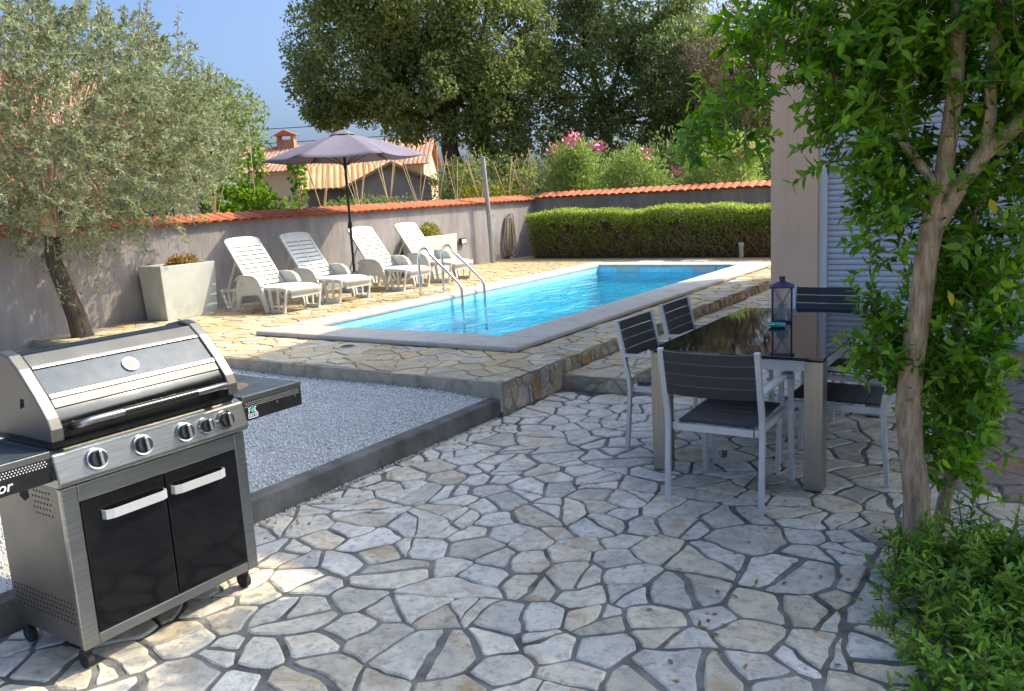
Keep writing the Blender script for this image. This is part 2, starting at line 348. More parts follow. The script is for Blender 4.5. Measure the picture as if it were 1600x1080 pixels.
# ------------------------------------------------------------------ the setting: ground, patio, gravel, terrace, pool
ZT = .27                                   # terrace level
PX0, PX1, PY0, PY1 = -7.36, -4.70, 6.86, 14.10     # water basin
CX0, CX1, CY0, CY1 = -7.74, -4.20, 6.34, 14.56     # outer edge of the coping
XR = -3.65                                 # terrace riser / kerb line
WX = -10.62                                # face of the left garden wall
BY = 17.22                                 # face of the back garden wall

g = MB(); g.add([(-400, -300, -.03), (400, -300, -.03), (400, 500, -.03), (-400, 500, -.03)], [(0, 1, 2, 3)])
# the sheet stops under the pool: cut the basin out with four strips
g = MB(); X0, X1, Y0, Y1 = PX0-.1, PX1+.1, PY0-.1, PY1+.1
for a, b, c, d in ((-400, X0, -300, 500), (X1, 400, -300, 500), (X0, X1, -300, Y0), (X0, X1, Y1, 500)):
    g.add([(a, c, -.03), (b, c, -.03), (b, d, -.03), (a, d, -.03)], [(0, 1, 2, 3)])
tag(g.build('ground', M['soil']), kind='structure')
g = MB().box((-140, -60, -.02), (WX-.24, 200, 1.15)); g.box((WX-.24, BY+.24, -.02), (60, 200, 1.15))
tag(g.build('garden_soil', M['soil']), kind='structure')

patio = tag(MB().box((XR, -2.5, -.025), (5.0, 17.0, -.008)).build('patio', M['mortar']), kind='structure')

def clip(poly, nx, ny, d):                  # keep points with nx*x+ny*y <= d
    out = []; n = len(poly)
    for i in range(n):
        p, q = poly[i], poly[(i+1) % n]; a = nx*p[0]+ny*p[1]-d; b = nx*q[0]+ny*q[1]-d
        if a <= 0: out.append(p)
        if (a < 0 < b) or (b < 0 < a):
            t = a/(a-b); out.append((p[0]+t*(q[0]-p[0]), p[1]+t*(q[1]-p[1])))
    return out

def area(poly): return .5*sum(poly[i-1][0]*poly[i][1]-poly[i][0]*poly[i-1][1] for i in range(len(poly)))

def crazy(x0, x1, y0, y1, size, gap, R, ar=1.0, edge=.0, split=.55):
    """irregular convex stones that fill a rectangle (weighted cells), as lists of 2d points"""
    w, h = (x1-x0), (y1-y0)/ar
    pts = []; tries = int(60*w*h/size**2)+200
    for _ in range(tries):
        p = (R.uniform(-size, w+size), R.uniform(-size, h+size)); r = size*(R.random()**1.6*.75+.42)
        if all((p[0]-q[0])**2+(p[1]-q[1])**2 > (.55*(r+q[2]))**2 for q in pts): pts.append((p[0], p[1], r))
    res = []; A = np.array(pts)
    for i, (px, py, r) in enumerate(pts):
        if not (-.3*size < px < w+.3*size and -.3*size < py < h+.3*size): continue
        d2 = (A[:, 0]-px)**2+(A[:, 1]-py)**2; near = np.argsort(d2)[1:26]
        poly = [(edge, edge), (w-edge, edge), (w-edge, h-edge), (edge, h-edge)]
        g_ = gap*R.uniform(.55, 1.9)
        for j in near:
            qx, qy, qr = A[j]; dx, dy = qx-px, qy-py; d = math.hypot(dx, dy)
            t = (d*d+(r*r-qr*qr)*.55)/(2*d)
            poly = clip(poly, dx/d, dy/d, (px*dx+py*dy)/d+t-g_/2)
            if len(poly) < 3: break
        if len(poly) < 3 or abs(area(poly)) < .0016: continue
        todo = [poly]
        while todo:                         # break the larger cells once or twice more, as a mason would
            q = todo.pop(); a_ = abs(area(q))
            if split and a_ > split*size*size*R.uniform(.45, 1.9):
                cx = sum(p[0] for p in q)/len(q)+R.gauss(0, .10)*size; cy = sum(p[1] for p in q)/len(q)+R.gauss(0, .10)*size; th = R.uniform(0, PI)
                nx_, ny_ = math.cos(th), math.sin(th); dd = nx_*cx+ny_*cy
                h1 = clip(q, nx_, ny_, dd-g_/2); h2 = clip(q, -nx_, -ny_, -dd-g_/2)
                if len(h1) > 2 and len(h2) > 2 and min(abs(area(h1)), abs(area(h2))) > .16*a_: todo += [h1, h2]; continue
            if a_ > .0016: res.append([(x0+p[0], y0+p[1]*ar) for p in q])
    return res

def warp(p, k=1.0):                        # bends neighbouring edges together, so that joints wander like broken stone
    a = mnoise.noise_vector((p[0]*3.1, p[1]*3.1, 1.7)); b = mnoise.noise_vector((p[0]*9.5, p[1]*9.5, 8.1)); c = mnoise.noise_vector((p[0]*24, p[1]*24, 3.3))
    return (p[0]+k*(a.x*.055+b.x*.018+c.x*.006), p[1]+k*(a.y*.055+b.y*.018+c.y*.006))
def rough_poly(poly, R, seg=.06, amp=.009, cut=.10):
    """cut the corners and wander along the edges so that a stone looks broken, not sawn"""
    n = len(poly); out = []
    for i in range(n):
        p, q = Vector(poly[i]), Vector(poly[(i+1) % n]); d = q-p; ln = d.length
        if ln < .012: continue
        c0, c1 = R.uniform(.3, 1)*min(cut, .02/ln), R.uniform(.3, 1)*min(cut, .02/ln)
        k = max(1, int(ln/seg)); nrm = Vector((-d.y, d.x))/ln
        for s_ in range(k+1):
            t = c0+(1-c0-c1)*s_/k; a = R.uniform(-amp, amp*.8) if 0 < s_ < k else R.uniform(-amp*.4, amp*.4)
            out.append(tuple(p+d*t+nrm*(a+.0)))
    return out

def stone_geo(poly, z0, z1, R, bev=.007, tilt=.012):
    """top and chamfer of one flagstone; returns verts relative to its centre, faces, centre"""
    n = len(poly); cx = sum(p[0] for p in poly)/n; cy = sum(p[1] for p in poly)/n
    tx, ty = R.uniform(-tilt, tilt), R.uniform(-tilt, tilt); V = []; zc = z1+R.uniform(-.0025, .0025)
    for x, y in poly: V.append((x-cx, y-cy, z0-z1))
    for x, y in poly:
        dx, dy = x-cx, y-cy; V.append((dx, dy, (zc-z1)-bev*.9+tx*dx+ty*dy))
    for x, y in poly:
        dx, dy = x-cx, y-cy; l = math.hypot(dx, dy); k = max(.5, 1-bev*R.uniform(.8, 1.8)/max(l, .02)); V.append((dx*k, dy*k, (zc-z1)+tx*dx+ty*dy))
    F = []
    for i in range(n):
        j = (i+1) % n; F.append((i, j, n+j, n+i)); F.append((n+i, n+j, 2*n+j, 2*n+i))
    F.append(tuple(range(2*n, 3*n))); return V, F, (cx, cy)

CAMXY = Vector((0, 0))
def lay(polys, parent, name, z0, z1, matf, R, limit=300, view=None, stuff_name=None, bev=.007):
    """the stones that show largest become objects of their own, the rest one joined part"""
    def score(pl):
        cx = sum(p[0] for p in pl)/len(pl); cy = sum(p[1] for p in pl)/len(pl)
        vis = 1 if view is None or view(cx, cy) else .01
        return -vis*abs(area(pl))/(cx*cx+cy*cy+2)**1.5
    polys = sorted(polys, key=score); rest = {}
    for i, pl in enumerate(polys):
        rp = [warp(q) for q in rough_poly(pl, R, .05, .004)]
        if len(rp) < 3: continue
        V, F, (cx, cy) = stone_geo(rp, z0, z1, R, bev); mm = matf(cx, cy)
        if i < limit:
            me = bpy.data.meshes.new(name); me.from_pydata(V, [], F); me.materials.append(mm)
            o = link(name, me, None, parent); o.location = (cx, cy, z1)
        else:
            b = rest.setdefault(mm.name, (MB(), mm))[0]; b.add([(x+cx, y+cy, z+z1) for x, y, z in V], F)
    for b, mm in rest.values():
        me = bpy.data.meshes.new(stuff_name); me.from_pydata(b.v, [], b.f); me.materials.append(mm)
        tag(link(stuff_name, me, None, parent), kind='stuff')

R1 = random.Random(11)
JX = -.66                                   # straight joint in the patio
in_view = lambda x, y: x < .1 and y > 1.2 and x > -.95*y-2.4 and not (x > -2.4 and y > 8.1)
pol = crazy(XR+.015, JX-.012, .2, 8.2, .295, .017, R1)+crazy(JX+.012, 2.6, .2, 8.2, .32, .017, R1)+crazy(XR+.6, -2.4, 8.2, 15, .33, .022, R1)
pol = [p for p in pol if not (max(q[1] for q in p) > 6.24 and min(q[0] for q in p) < -3.03)]
lay(pol, patio, 'flagstone', -.01, .0, lambda x, y: M['red_stone'] if (x > -.62 and y > 4.9) else M['patio_stone'], R1, 300, in_view, 'distant_flagstones')

# kerb and gravel bed
kerb = MB(); y = -2.5
kerb = MB().box((XR-.12, -2.5, -.02), (XR-.004, 5.27, .135))
o = tag(kerb.build('gravel_kerb', M['concrete'], bev=.012), kind='structure')
gx0, gx1, gy0, gy1 = WX, XR-.12, -2.5, 5.30
gb = MB(); nx, ny = 70, 60
def gz_(x, y): return .105+.012*math.sin(x*2.1+y)+.010*math.sin(y*3.3-x*1.3)-.02*math.exp(-((x-gx1)/.25)**2)+.045*math.exp(-((y-5.3)/.45)**2)
for j in range(ny+1):
    for i in range(nx+1):
        x = gx0+(gx1-gx0)*i/nx; yy = gy0+(gy1-gy0)*j/ny; gb.v.append((x, yy, gz_(x, yy)))
for j in range(ny):
    for i in range(nx): k = j*(nx+1)+i; gb.f.append((k, k+1, k+nx+2, k+nx+1))
gravel = tag(gb.build('gravel_bed', M['gravel_base']), kind='structure')
OCT = np.array([(1, 0, 0), (-1, 0, 0), (0, 1, 0), (0, -1, 0), (0, 0, 1), (0, 0, -1)], float)
OF = np.array([(0, 2, 4), (2, 1, 4), (1, 3, 4), (3, 0, 4), (2, 0, 5), (1, 2, 5), (3, 1, 5), (0, 3, 5)])
def pebbles(name, n, fx, mat_, smin, smax, parent):
    P = np.array([fx() for _ in range(n)]); s = rng.uniform(smin, smax, n)
    q = rng.normal(size=(n, 3, 3)); q, _ = np.linalg.qr(q)
    sc = s[:, None, None]*rng.uniform(.55, 1.1, (n, 1, 3))
    V = (OCT[None]*sc*(1+rng.uniform(-.15, .15, (n, 6, 1))))@q + P[:, None, :]
    loops = (np.arange(n)[:, None, None]*6+OF[None]).ravel()
    me = fast_mesh(name, V.reshape(-1, 3), loops, np.full(n*8, 3), mat_, np.repeat(rng.random(n)**.7, 6))
    return tag(link(name, me, None, parent), kind='stuff')
def gp():
    while True:
        yy = 5.3-abs(random.gauss(0, 2.2)) if random.random() < .6 else random.uniform(.6, 5.28); x = random.uniform(-7.6, gx1)
        if -.2 < yy < 5.29: return (x, yy, gz_(x, yy)+random.uniform(-.003, .008))
pebbles('pebbles', 62000, gp, M['pebble'], .006, .0125, gravel)
def gp2():                                   # crumbs that spilled along the kerb foot
    return (XR+abs(random.gauss(0, .022)), random.uniform(2.4, 5.2), .001+random.uniform(0, .004))
pebbles('spilled_pebbles', 900, gp2, M['pebble'], .003, .008, patio)

# terrace body (four strips round the pool) and its step
tz = ZT-.010
tb = MB()
tb.box((WX, 5.30, -.02), (XR, CY0+.1, tz)); tb.box((WX, CY0+.1, -.02), (CX0+.1, CY1-.1, tz))
tb.box((CX1-.1, CY0+.1, -.02), (XR, CY1-.1, tz)); tb.box((WX, CY1-.1, -.02), (XR, BY, tz))
terrace = tag(tb.build('terrace', M['deck_mortar']), kind='structure')
R2 = random.Random(5)
dp = crazy(WX+.35, XR, 5.30, CY0-.005, .35, .016, R2)
dp += crazy(WX+.02, CX0-.005, CY0+.0, 15.9, .35, .018, R2)+crazy(CX1+.005, XR, CY0+.0, 15.9, .35, .016, R2)+crazy(CX0, CX1, CY1+.005, 15.9, .35, .016, R2)
lay(dp, terrace, 'paving_stone', ZT-.012, ZT, lambda x, y: M['deck_stone'], R2, 300, None, 'distant_paving', bev=.004)
tag(MB().box((-6.9, 5.275, .02), (XR, 5.300, ZT-.004)).build('terrace_edge', M['edge'], bev=.006), kind='structure')
tag(MB().box((-10.2, 5.275, .02), (-6.905, 5.300, ZT-.004)).build('terrace_edge', M['edge'], bev=.006), kind='structure')
step = tag(MB().box((XR, 6.23, -.02), (-3.03, 14.0, .128)).build('step', M['deck_mortar']), kind='structure')
lay(crazy(XR+.03, -3.03, 6.23, 13.9, .32, .016, R2), step, 'tread_stone', .126, .138, lambda x, y: M['deck_stone'], R2, 300, None, 'distant_tread', bev=.004)

def riser(polys, parent, plane, z_off, sgn=1):
    """stones set upright: 2d polygon is (along, z); plane 'x' faces +X at value, 'y' faces -Y"""
    for pl in polys:
        rp = rough_poly(pl, R2, .05, .004)
        if len(rp) < 3: continue
        V, F, (ca, cz) = stone_geo(rp, -.004, .012, R2, .007, .05)
        if plane[0] == 'x': V = [(h, a, z) for a, z, h in V]; loc = (plane[1]+.012, ca, cz); 
        else: V = [(a, -h, z) for a, z, h in V]; loc = (ca, plane[1]-.012, cz); F = F
        me = bpy.data.meshes.new('riser_stone'); me.from_pydata(V, [], F); me.materials.append(M['riser_stone'])
        o = link('riser_stone', me, None, parent); o.location = loc
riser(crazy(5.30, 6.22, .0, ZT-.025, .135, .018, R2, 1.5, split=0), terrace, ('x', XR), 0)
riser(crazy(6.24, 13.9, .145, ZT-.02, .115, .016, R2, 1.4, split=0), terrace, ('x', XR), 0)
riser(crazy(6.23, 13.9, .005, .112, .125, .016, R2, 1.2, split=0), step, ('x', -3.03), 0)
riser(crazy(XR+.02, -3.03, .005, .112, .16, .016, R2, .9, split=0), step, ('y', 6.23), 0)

# pool basin, coping, water
pool = MB(); zb, zt = -.72, ZT+.004
pool.add([(PX0, PY0, zb), (PX1, PY0, zb), (PX1, PY1, zb), (PX0, PY1, zb), (PX0, PY0, zt), (PX1, PY0, zt), (PX1, PY1, zt), (PX0, PY1, zt)],
         [(0, 1, 2, 3), (4, 5, 1, 0), (5, 6, 2, 1), (6, 7, 3, 2), (7, 4, 0, 3)])
me = bpy.data.meshes.new('pool_basin'); me.from_pydata(pool.v, [], pool.f); me.materials.append(M['mosaic'])
basin = tag(link('pool_basin', me), kind='structure')
def coping(a, b, nm='coping_slab'):
    return MB().box((a[0], a[1], ZT-.002), (b[0], b[1], ZT+.052)).build(nm, M['coping'], basin, bev=.018, seg=3)
e = .012
coping((CX0, CY0), (CX1, PY0+e)); coping((CX0, PY1-e), (CX1, CY1)); coping((CX0, PY0+e+.002), (PX0+e, PY1-e-.002)); coping((PX1-e, PY0+e+.002), (CX1, PY1-e-.002))
wz = .185
wa = MB(); nx, ny = 2, 2
wa.add([(PX0+.003, PY0+.003, wz), (PX1-.003, PY0+.003, wz), (PX1-.003, PY1-.003, wz), (PX0+.003, PY1-.003, wz)], [(0, 1, 2, 3)])
me = bpy.data.meshes.new('water'); me.from_pydata(wa.v, [], wa.f); me.materials.append(M['water']); tag(link('water', me), kind='structure')
for k, sx in enumerate((-6.77, -5.31)):
    s = empty('skimmer', (sx, PY1, .225), 0, 'white pool skimmer on the far pool wall, '+('the left of the two' if k == 0 else 'the right of the two'), 'skimmer', 'skimmers in the pool wall')
    fr_ = MB(); fr_.box((-.21, -.02, -.06), (-.185, -.001, .055)); fr_.box((.185, -.02, -.06), (.21, -.001, .055)); fr_.box((-.185, -.02, .03), (.185, -.001, .055)); fr_.box((-.185, -.02, -.06), (.185, -.001, -.045))
    fr_.build('frame', M['white_plastic'], s); MB().box((-.185, -.006, -.045), (.185, -.002, .03)).build('flap', M['white_plastic'], s)
d = empty('floor_drain', (-6.06, 6.10, ZT+.001), .2, 'small round grey drain cover set in the paving before the pool', 'drain cover')
MB().lathe([(.085, 0), (.085, .008), (.07, .010)], 20).build('rim', M['post'], d); MB().lathe([(.066, .009), (.06, .013)], 20).build('grate', M['rubber'], d)
for k, (x, y) in enumerate(((-6.75, 15.05), (-5.9, 15.3))):
    d = empty('access_hatch', (x, y, ZT+.003), 0, 'flat pale lid in the far paving before the hedge, '+('left one' if k == 0 else 'right one'), 'hatch', 'hatches in the far paving')
    MB().box((-.25, -.25, 0), (.25, .25, .012)).build('cover', M['coping'], d, bev=.004); MB().box((-.03, -.2, .012), (.03, -.17, .02)).build('grip', M['post'], d)

# ------------------------------------------------------------------ garden walls with clay tile caps
def tile_mesh(L_, w, h, th=.012):
    b = MB(); n = 7
    for s_ in (0, 1):
        wv = w*(1.0 if s_ else .86)/2
        for k in range(n):
            t = PI*k/(n-1); b.v.append((L_*s_, -math.cos(t)*wv, math.sin(t)*h))
        for k in range(n):
            t = PI*k/(n-1); b.v.append((L_*s_, -math.cos(t)*(wv-th), math.sin(t)*(h-th)))
    for k in range(n-1):
        b.f += [(k, k+1, 2*n+k+1, 2*n+k), (n+k, 3*n+k, 3*n+k+1, n+k+1), (2*n+k, 2*n+k+1, 3*n+k+1, 3*n+k)]
    return b.mesh('tile', M['tile_clay'], True)
TM = tile_mesh(.40, .19, .042)
def garden_wall(name, a, b, axis, top, label, drop):
    w = empty(name, (0, 0, 0), 0, label, 'wall')
    MB().box(a, b).build('wall_body', M['wall'], w)
    return w
lw = garden_wall('garden_wall', (WX-.22, -6, 0), (WX, BY+.22, 1.52), 'y', 1.52, 'long raked grey stucco garden wall with clay tile cap behind the loungers', 0)
cp = MB().prism([(WX-.25, 1.52), (WX+.035, 1.52), (WX+.035, 1.545), (WX-.25, 1.64)], -6, BY+.2, 1).build('cap_bed', M['tile_clay'], lw)
y = 2.6
while y < BY-.05:
    o = link('tile', TM, None, lw); o.location = (WX-.29, y, 1.632+random.uniform(-.004, .004)); o.rotation_euler = (0, math.radians(15), random.uniform(-.03, .03)); y += .178
bw = garden_wall('garden_wall', (WX, BY, 0), (6, BY+.22, 1.56), 'x', 1.56, 'grey garden wall with clay tile cap behind the clipped hedge', 0)
MB().prism([(BY+.25, 1.56), (BY-.035, 1.56), (BY-.035, 1.585), (BY+.25, 1.68)], WX+.04, 6, 0).build('cap_bed', M['tile_clay'], bw)
x = WX+.15
while x < -3.6:
    o = link('tile', TM, None, bw); o.location = (x, BY+.29, 1.672+random.uniform(-.004, .004)); o.rotation_euler = (0, math.radians(15), -PI/2+random.uniform(-.03, .03)); x += .178

# ------------------------------------------------------------------ the house
HX, HY = -2.41, 8.20
house = empty('house', (HX, HY, 0), 0, 'beige stucco house with pale roller shutters at the right', 'house')
SX0, SX1, SZ0, SZ1 = .46, 3.3, .30, 2.75      # opening, from the house corner
hb = MB(); D = 5.9; HT = 6.0
hb.box((0, 0, -.02), (SX0-.03, .30, HT)); hb.box((SX1+.03, 0, -.02), (8, .30, HT)); hb.box((SX0-.03, 0, SZ1+.02), (SX1+.03, .30, HT)); 
hb.box((0, .30, -.02), (.3, D, HT)); hb.box((7.7, .30, -.02), (8, D, HT)); hb.box((.3, D-.3, -.02), (7.7, D, HT))
hb.build('wall', M['house'], house)
MB().box((SX0-.03, .06, -.02), (SX1+.03, .30, SZ0-.14)).build('plinth', M['house'], house)
MB().box((SX0-.028, -.03, SZ0-.14), (SX1+.028, .30, SZ0-.09)).build('sill', M['sill'], house, bev=.006)
sh = MB().box((SX0, .20, SZ0-.09), (SX1, .24, SZ1)).build('shutter', M['shutter'], house)
fm = MB(); fm.box((SX0-.028, .05, SZ0-.088), (SX0+.04, .22, SZ1+.018)); fm.build('shutter_rail', M['frame_white'], sh, bev=.004)
MB().box((SX1-.04, .05, SZ0-.088), (SX1+.028, .22, SZ1+.018)).build('shutter_rail', M['frame_white'], sh, bev=.004)
MB().box((SX0+.042, .09, SZ0-.087), (SX1-.042, .19, SZ0-.01)).build('bottom_bar', M['frame_white'], sh, bev=.004)
sl = MB(); pr_ = []
for k in range(7): t = -PI/2+PI*k/6; pr_.append((.135-.018*math.cos(t), .026+.0255*math.sin(t)))
sl.prism(pr_+[(.165, .0515), (.165, .0005)], SX0+.042, SX1-.042, 0); slm = sl.mesh('slat', M['shutter'], True)
z = SZ0-.008
while z < SZ1-.05:
    o = link('slat', slm, None, sh); o.location = (0, 0, z); z += .0535
rf_ = MB().add([(-.35, -1.15, HT-.09), (8.3, -1.15, HT-.09), (8.3, D+.35, HT+1.15), (-.35, D+.35, HT+1.15), (-.35, -1.15, HT+.06), (8.3, -1.15, HT+.06), (8.3, D+.35, HT+1.3), (-.35, D+.35, HT+1.3)],
               [(3, 2, 1, 0), (4, 5, 6, 7), (0, 1, 5, 4), (1, 2, 6, 5), (2, 3, 7, 6), (3, 0, 4, 7)])
rf_.build('roof', M['old_tile'], house)  # unseen roof; height, slope and deep front eave shaped for the shadow it casts
up = MB().prism([(.0, HT-.01), (D, HT-.01), (D, HT+1.08), ], 0.001, 7.999, 0); up.build('gable_wall', M['house'], house)

# ------------------------------------------------------------------ barbecue
B = empty('gas_barbecue', (-3.30, 1.93, 0), 0, 'stainless gas barbecue with black doors, five knobs and side shelves', 'barbecue')
fx = .285                                   # cabinet front
cab = MB(); cab.box((-.22, -.40, .10), (fx-.02, -.385, .74)); cab.box((-.22, .385, .10), (fx-.02, .40, .74)); cab.box((-.22, -.385, .10), (-.205, .385, .74)); cab.box((-.205, -.385, .10), (fx-.02, .385, .115)); cab.box((-.205, -.385, .72), (fx-.02, .385, .74))
cab.build('cabinet', M['steel_side'], B)
for a, b in ((-.412, -.348), (.357, .412)): MB().box((fx-.0195, a, .100), (fx+.005, b, .735)).build('front_stile', M['steel'], B, bev=.004)
MB().box((fx-.019, -.3475, .101), (fx+.004, .3565, .143)).build('bottom_rail', M['steel'], B, bev=.003)
MB().box((fx-.019, -.3475, .668), (fx+.004, .3565, .734)).build('top_rail', M['steel'], B, bev=.003)
for a, b in ((-.345, .001), (.006, .354)):
    dr = MB().box((fx-.018, a, .146), (fx+.006, b, .665)).build('door', M['black_gloss'], B, bev=.003)
    h0, h1 = (a+.075, b-.006) if a < 0 else (a+.022, b-.075)
    hp = [(fx+.006, h0, .592), (fx+.026, h0+.004, .592), (fx+.036, h0+.03, .592), (fx+.036, h1-.03, .592), (fx+.026, h1-.004, .592), (fx+.006, h1, .592)]
    MB().bar(hp, .036, .004, (0, 0, 1)).build('handle', M['alu'], dr)
holes = MB()
for i in range(6):
    for j in range(5):
        holes.disc((fx-.07-.022*i-(j % 2)*.011-.03, -.4005, .70-.022*j), (0, -1, 0), .0042, .0006, 8)
for i in range(20):
    for j in range(5): holes.disc((fx-.04-.0225*i-(j % 2)*.011, -.4005, .27-.02*j), (0, -1, 0), .0045, .0006, 8)
tag(holes.build('vent_holes', M['dark'], B), kind='stuff')
MB().prism([(-.035, .66), (-.03, .70), (.03, .70), (.035, .665), (.0, .645)], -.4009, -.4001, 1).build('grip_opening', M['dark'], B)
# sloping control panel
cpn = MB().prism([(-.10, .742), (fx+.02, .742), (fx+.032, .758), (fx+.006, .868), (fx-.03, .882), (-.10, .882)], -.424, .424, 1)
panel = cpn.build('control_panel', M['steel_h'], B, bev=.006)
pn = Vector((.110, 0, .026)).normalized(); 
def on_panel(z): return fx+.032-(z-.758)/.110*.026
for y_, r_ in ((-.272, .043), (-.084, .043), (.108, .042), (.210, .036), (.308, .042)):
    k = MB().disc((on_panel(.814), y_, .814), pn, r_, .016, 26, r_*.93).build('knob', M['chrome'], panel, True)
    c0 = Vector((on_panel(.814), y_, .814))
    MB().disc(c0+pn*.012, pn, r_*.80, .022, 22, r_*.70).build('knob_face', M['black_plastic'], k, True)
    up_ = Vector((-pn.z, 0, pn.x)); gb_ = MB(); sd = Vector((0, 1, 0))
    gb_.bar([c0+pn*.040-up_*r_*.66, c0+pn*.040+up_*r_*.66], .014, .018, sd); gb_.build('knob_grip', M['steel'], k, bev=.003)
# fire box under the lid
MB().box((-.22, -.40, .884), (fx-.02, .40, .905)).build('fire_box', M['black_panel'], B)
# lid
prof = [(.275, .910), (.275, .955), (.262, .990), (.205, 1.062), (.115, 1.158), (.060, 1.203), (.0, 1.216), (-.10, 1.196), (-.18, 1.15), (-.245, 1.08), (-.25, .910)]
def off_prof(d):
    out = []; n = len(prof)
    for i, p in enumerate(prof):
        a, b = Vector(prof[max(i-1, 0)]), Vector(prof[min(i+1, n-1)]); t = (b-a).normalized(); nn = Vector((t.y, -t.x)); nn = nn if (Vector(p)-Vector((0, 1.0))).dot(nn) > 0 else -nn
        out.append((p[0]+nn.x*d, max(.908, p[1]+nn.y*d)))
    return out
lid = MB().prism(prof, -.362, .362, 1).build('lid', M['black_gloss'], B, True)
for s_ in (-1, 1):
    a, b = sorted((s_*.3625, s_*.412)); MB().prism(off_prof(.012), a, b, 1).build('lid_side', M['steel_side'], lid, bev=.006)
def slab_on(i0, t0, t1, d, y0, y1, name, mt):     # sheet lying on lid facet i0
    a, b = Vector(prof[i0]), Vector(prof[i0+1]); t = (b-a).normalized(); nn = Vector((t.y, -t.x)); nn = nn if nn.x > 0 else -nn
    p, q = a+(b-a)*t0, a+(b-a)*t1
    return MB().prism([tuple(p+nn*.0005), tuple(q+nn*.0005), tuple(q+nn*d), tuple(p+nn*d)], y0, y1, 1).build(name, mt, lid, bev=.002)
slab_on(3, .06, .94, .004, -.360, .360, 'lid_window', M['lid_glass'])
slab_on(3, -.12, .04, .010, -.360, .360, 'lid_trim', M['steel'])
slab_on(4, -.10, .12, .010, -.360, .360, 'lid_trim', M['steel'])
slab_on(4, .13, .98, .008, -.360, .360, 'lid_band', M['steel_band'])
slab_on(2, .42, .96, .006, -.360, .360, 'lid_band', M['steel_band'])
tn = Vector((.096, 0, .090)).normalized(); tcn = Vector((.163, .0, 1.107))
th = MB().disc(tcn, tn, .036, .012, 24, .033).build('thermometer', M['chrome'], lid, True); MB().disc(tcn+tn*.0122, tn, .025, .001, 20).build('dial', M['steel_band'], th)
hz, hx = .972, .345
MB().tube([(.27, -.318, .955), (.30, -.325, .958), (.335, -.318, .966), (hx, -.29, hz), (hx, -.16, hz)], .0145, 12).build('handle_end', M['steel'], lid, True)
MB().tube([(.27, .318, .955), (.30, .325, .958), (.335, .318, .966), (hx, .29, hz), (hx, .16, hz)], .0145, 12).build('handle_end', M['steel'], lid, True)
MB().tube([(hx, -.161, hz), (hx, .161, hz)], .0165, 12).build('handle_grip', M['black_panel'], lid, True)
MB().prism([(.10, 1.02), (.13, 1.03), (.135, 1.06), (.11, 1.06)], -.4126, -.4121, 1).build('side_opening', M['dark'], lid)
# side shelves
for s_, w_ in ((1, .345), (-1, .40)):
    a, b = sorted((s_*.4245, s_*(.4245+w_)))
    shf = MB().box((-.20, a, .868), (fx-.012, b, .884)).build('side_shelf', M['table_blue'], B, bev=.004)
    MB().box((fx-.0115, a, .860), (fx+.004, b, .886)).build('shelf_trim', M['steel'], shf, bev=.003)
    ft = MB().box((fx-.015, a+.002, .772), (fx+.001, b-.002, .8595)).build('shelf_front', M['black_panel'], shf, bev=.002)
    ed = b if s_ > 0 else a
    MB().box((-.20, min(ed, ed-s_*.012), .78), (fx-.0155, max(ed, ed-s_*.012), .8675)).build('shelf_end', M['black_panel'], shf)
    dots = MB()
    for i in range(int(w_/.011)-2):
        for j in range(3): dots.disc((fx+.0012, a+.014+i*.011+(j % 2)*.0055, .853-.009*j), (1, 0, 0), .0026, .0006, 6)
    tag(dots.build('shelf_perforation', M['white_print'] if s_ < 0 else M['sill'], ft), kind='stuff')
    if s_ > 0:
        for yy in (.19, .30): MB().disc((fx+.001, a+yy, .818+yy*.02), (1, 0, 0), .006, .005, 10).build('screw', M['chrome'], ft)
        lg = MB()                              # small worn emblem: white strokes round a teal drop, framed strip below
        for p in ((.030, .805, .034, .830), (.034, .826, .044, .830), (.034, .816, .042, .820), (.064, .805, .068, .830), (.068, .826, .074, .830), (.068, .805, .074, .809), (.026, .798, .080, .801), (.026, .781, .080, .784), (.026, .784, .029, .798), (.077, .784, .080, .798), (.034, .786, .037, .796), (.041, .786, .044, .796), (.050, .786, .053, .796), (.053, .790, .058, .793), (.064, .786, .067, .796), (.070, .786, .073, .796)):
            lg.box((fx+.0012, a+p[0], p[1]), (fx+.0018, a+p[2], p[3]))
        lg.build('emblem', M['white_print'], ft)
        MB().prism([(a+.045, .806), (a+.061, .806), (a+.064, .816), (a+.054, .836), (a+.044, .816)], fx+.0012, fx+.0017, 0).build('emblem_drop', M['teal_print'], ft)
        MB().lathe([(.075, 0), (.075, .003), (.06, .004)], 24, (.06, a+.13, .8842)).build('burner_plate', M['burner'], shf)
    else:
        cu = bpy.data.curves.new('print', 'FONT'); cu.body = 'or'; cu.size = .052; cu.shear = .25; cu.extrude = .0003; cu.offset = .0006
        to = bpy.data.objects.new('print', cu); COL.objects.link(to); dg = bpy.context.evaluated_depsgraph_get()
        tm = bpy.data.meshes.new_from_object(to.evaluated_get(dg)); bpy.data.objects.remove(to); tm.materials.clear(); tm.materials.append(M['white_print'])
        o = link('printed_letters', tm, None, ft); o.rotation_euler = (PI/2, 0, PI/2); o.location = (fx+.0016, -.618, .787)
for cx_, cy_ in ((fx-.045, -.375), (fx-.045, .375), (-.17, -.375), (-.17, .375)):
    c = MB().bar([(cx_, cy_, .10), (cx_-.012, cy_, .06)], .03, .026, (0, 1, 0)).build('caster', M['black_plastic'], B, bev=.003)
    MB().disc((cx_-.018, cy_-.012, .036), (0, 1, 0), .036, .024, 20).build('wheel', M['rubber'], c, True)
    MB().disc((cx_-.018, cy_-.0135, .036), (0, 1, 0), .016, .027, 12).build('hub', M['black_plastic'], c, True)

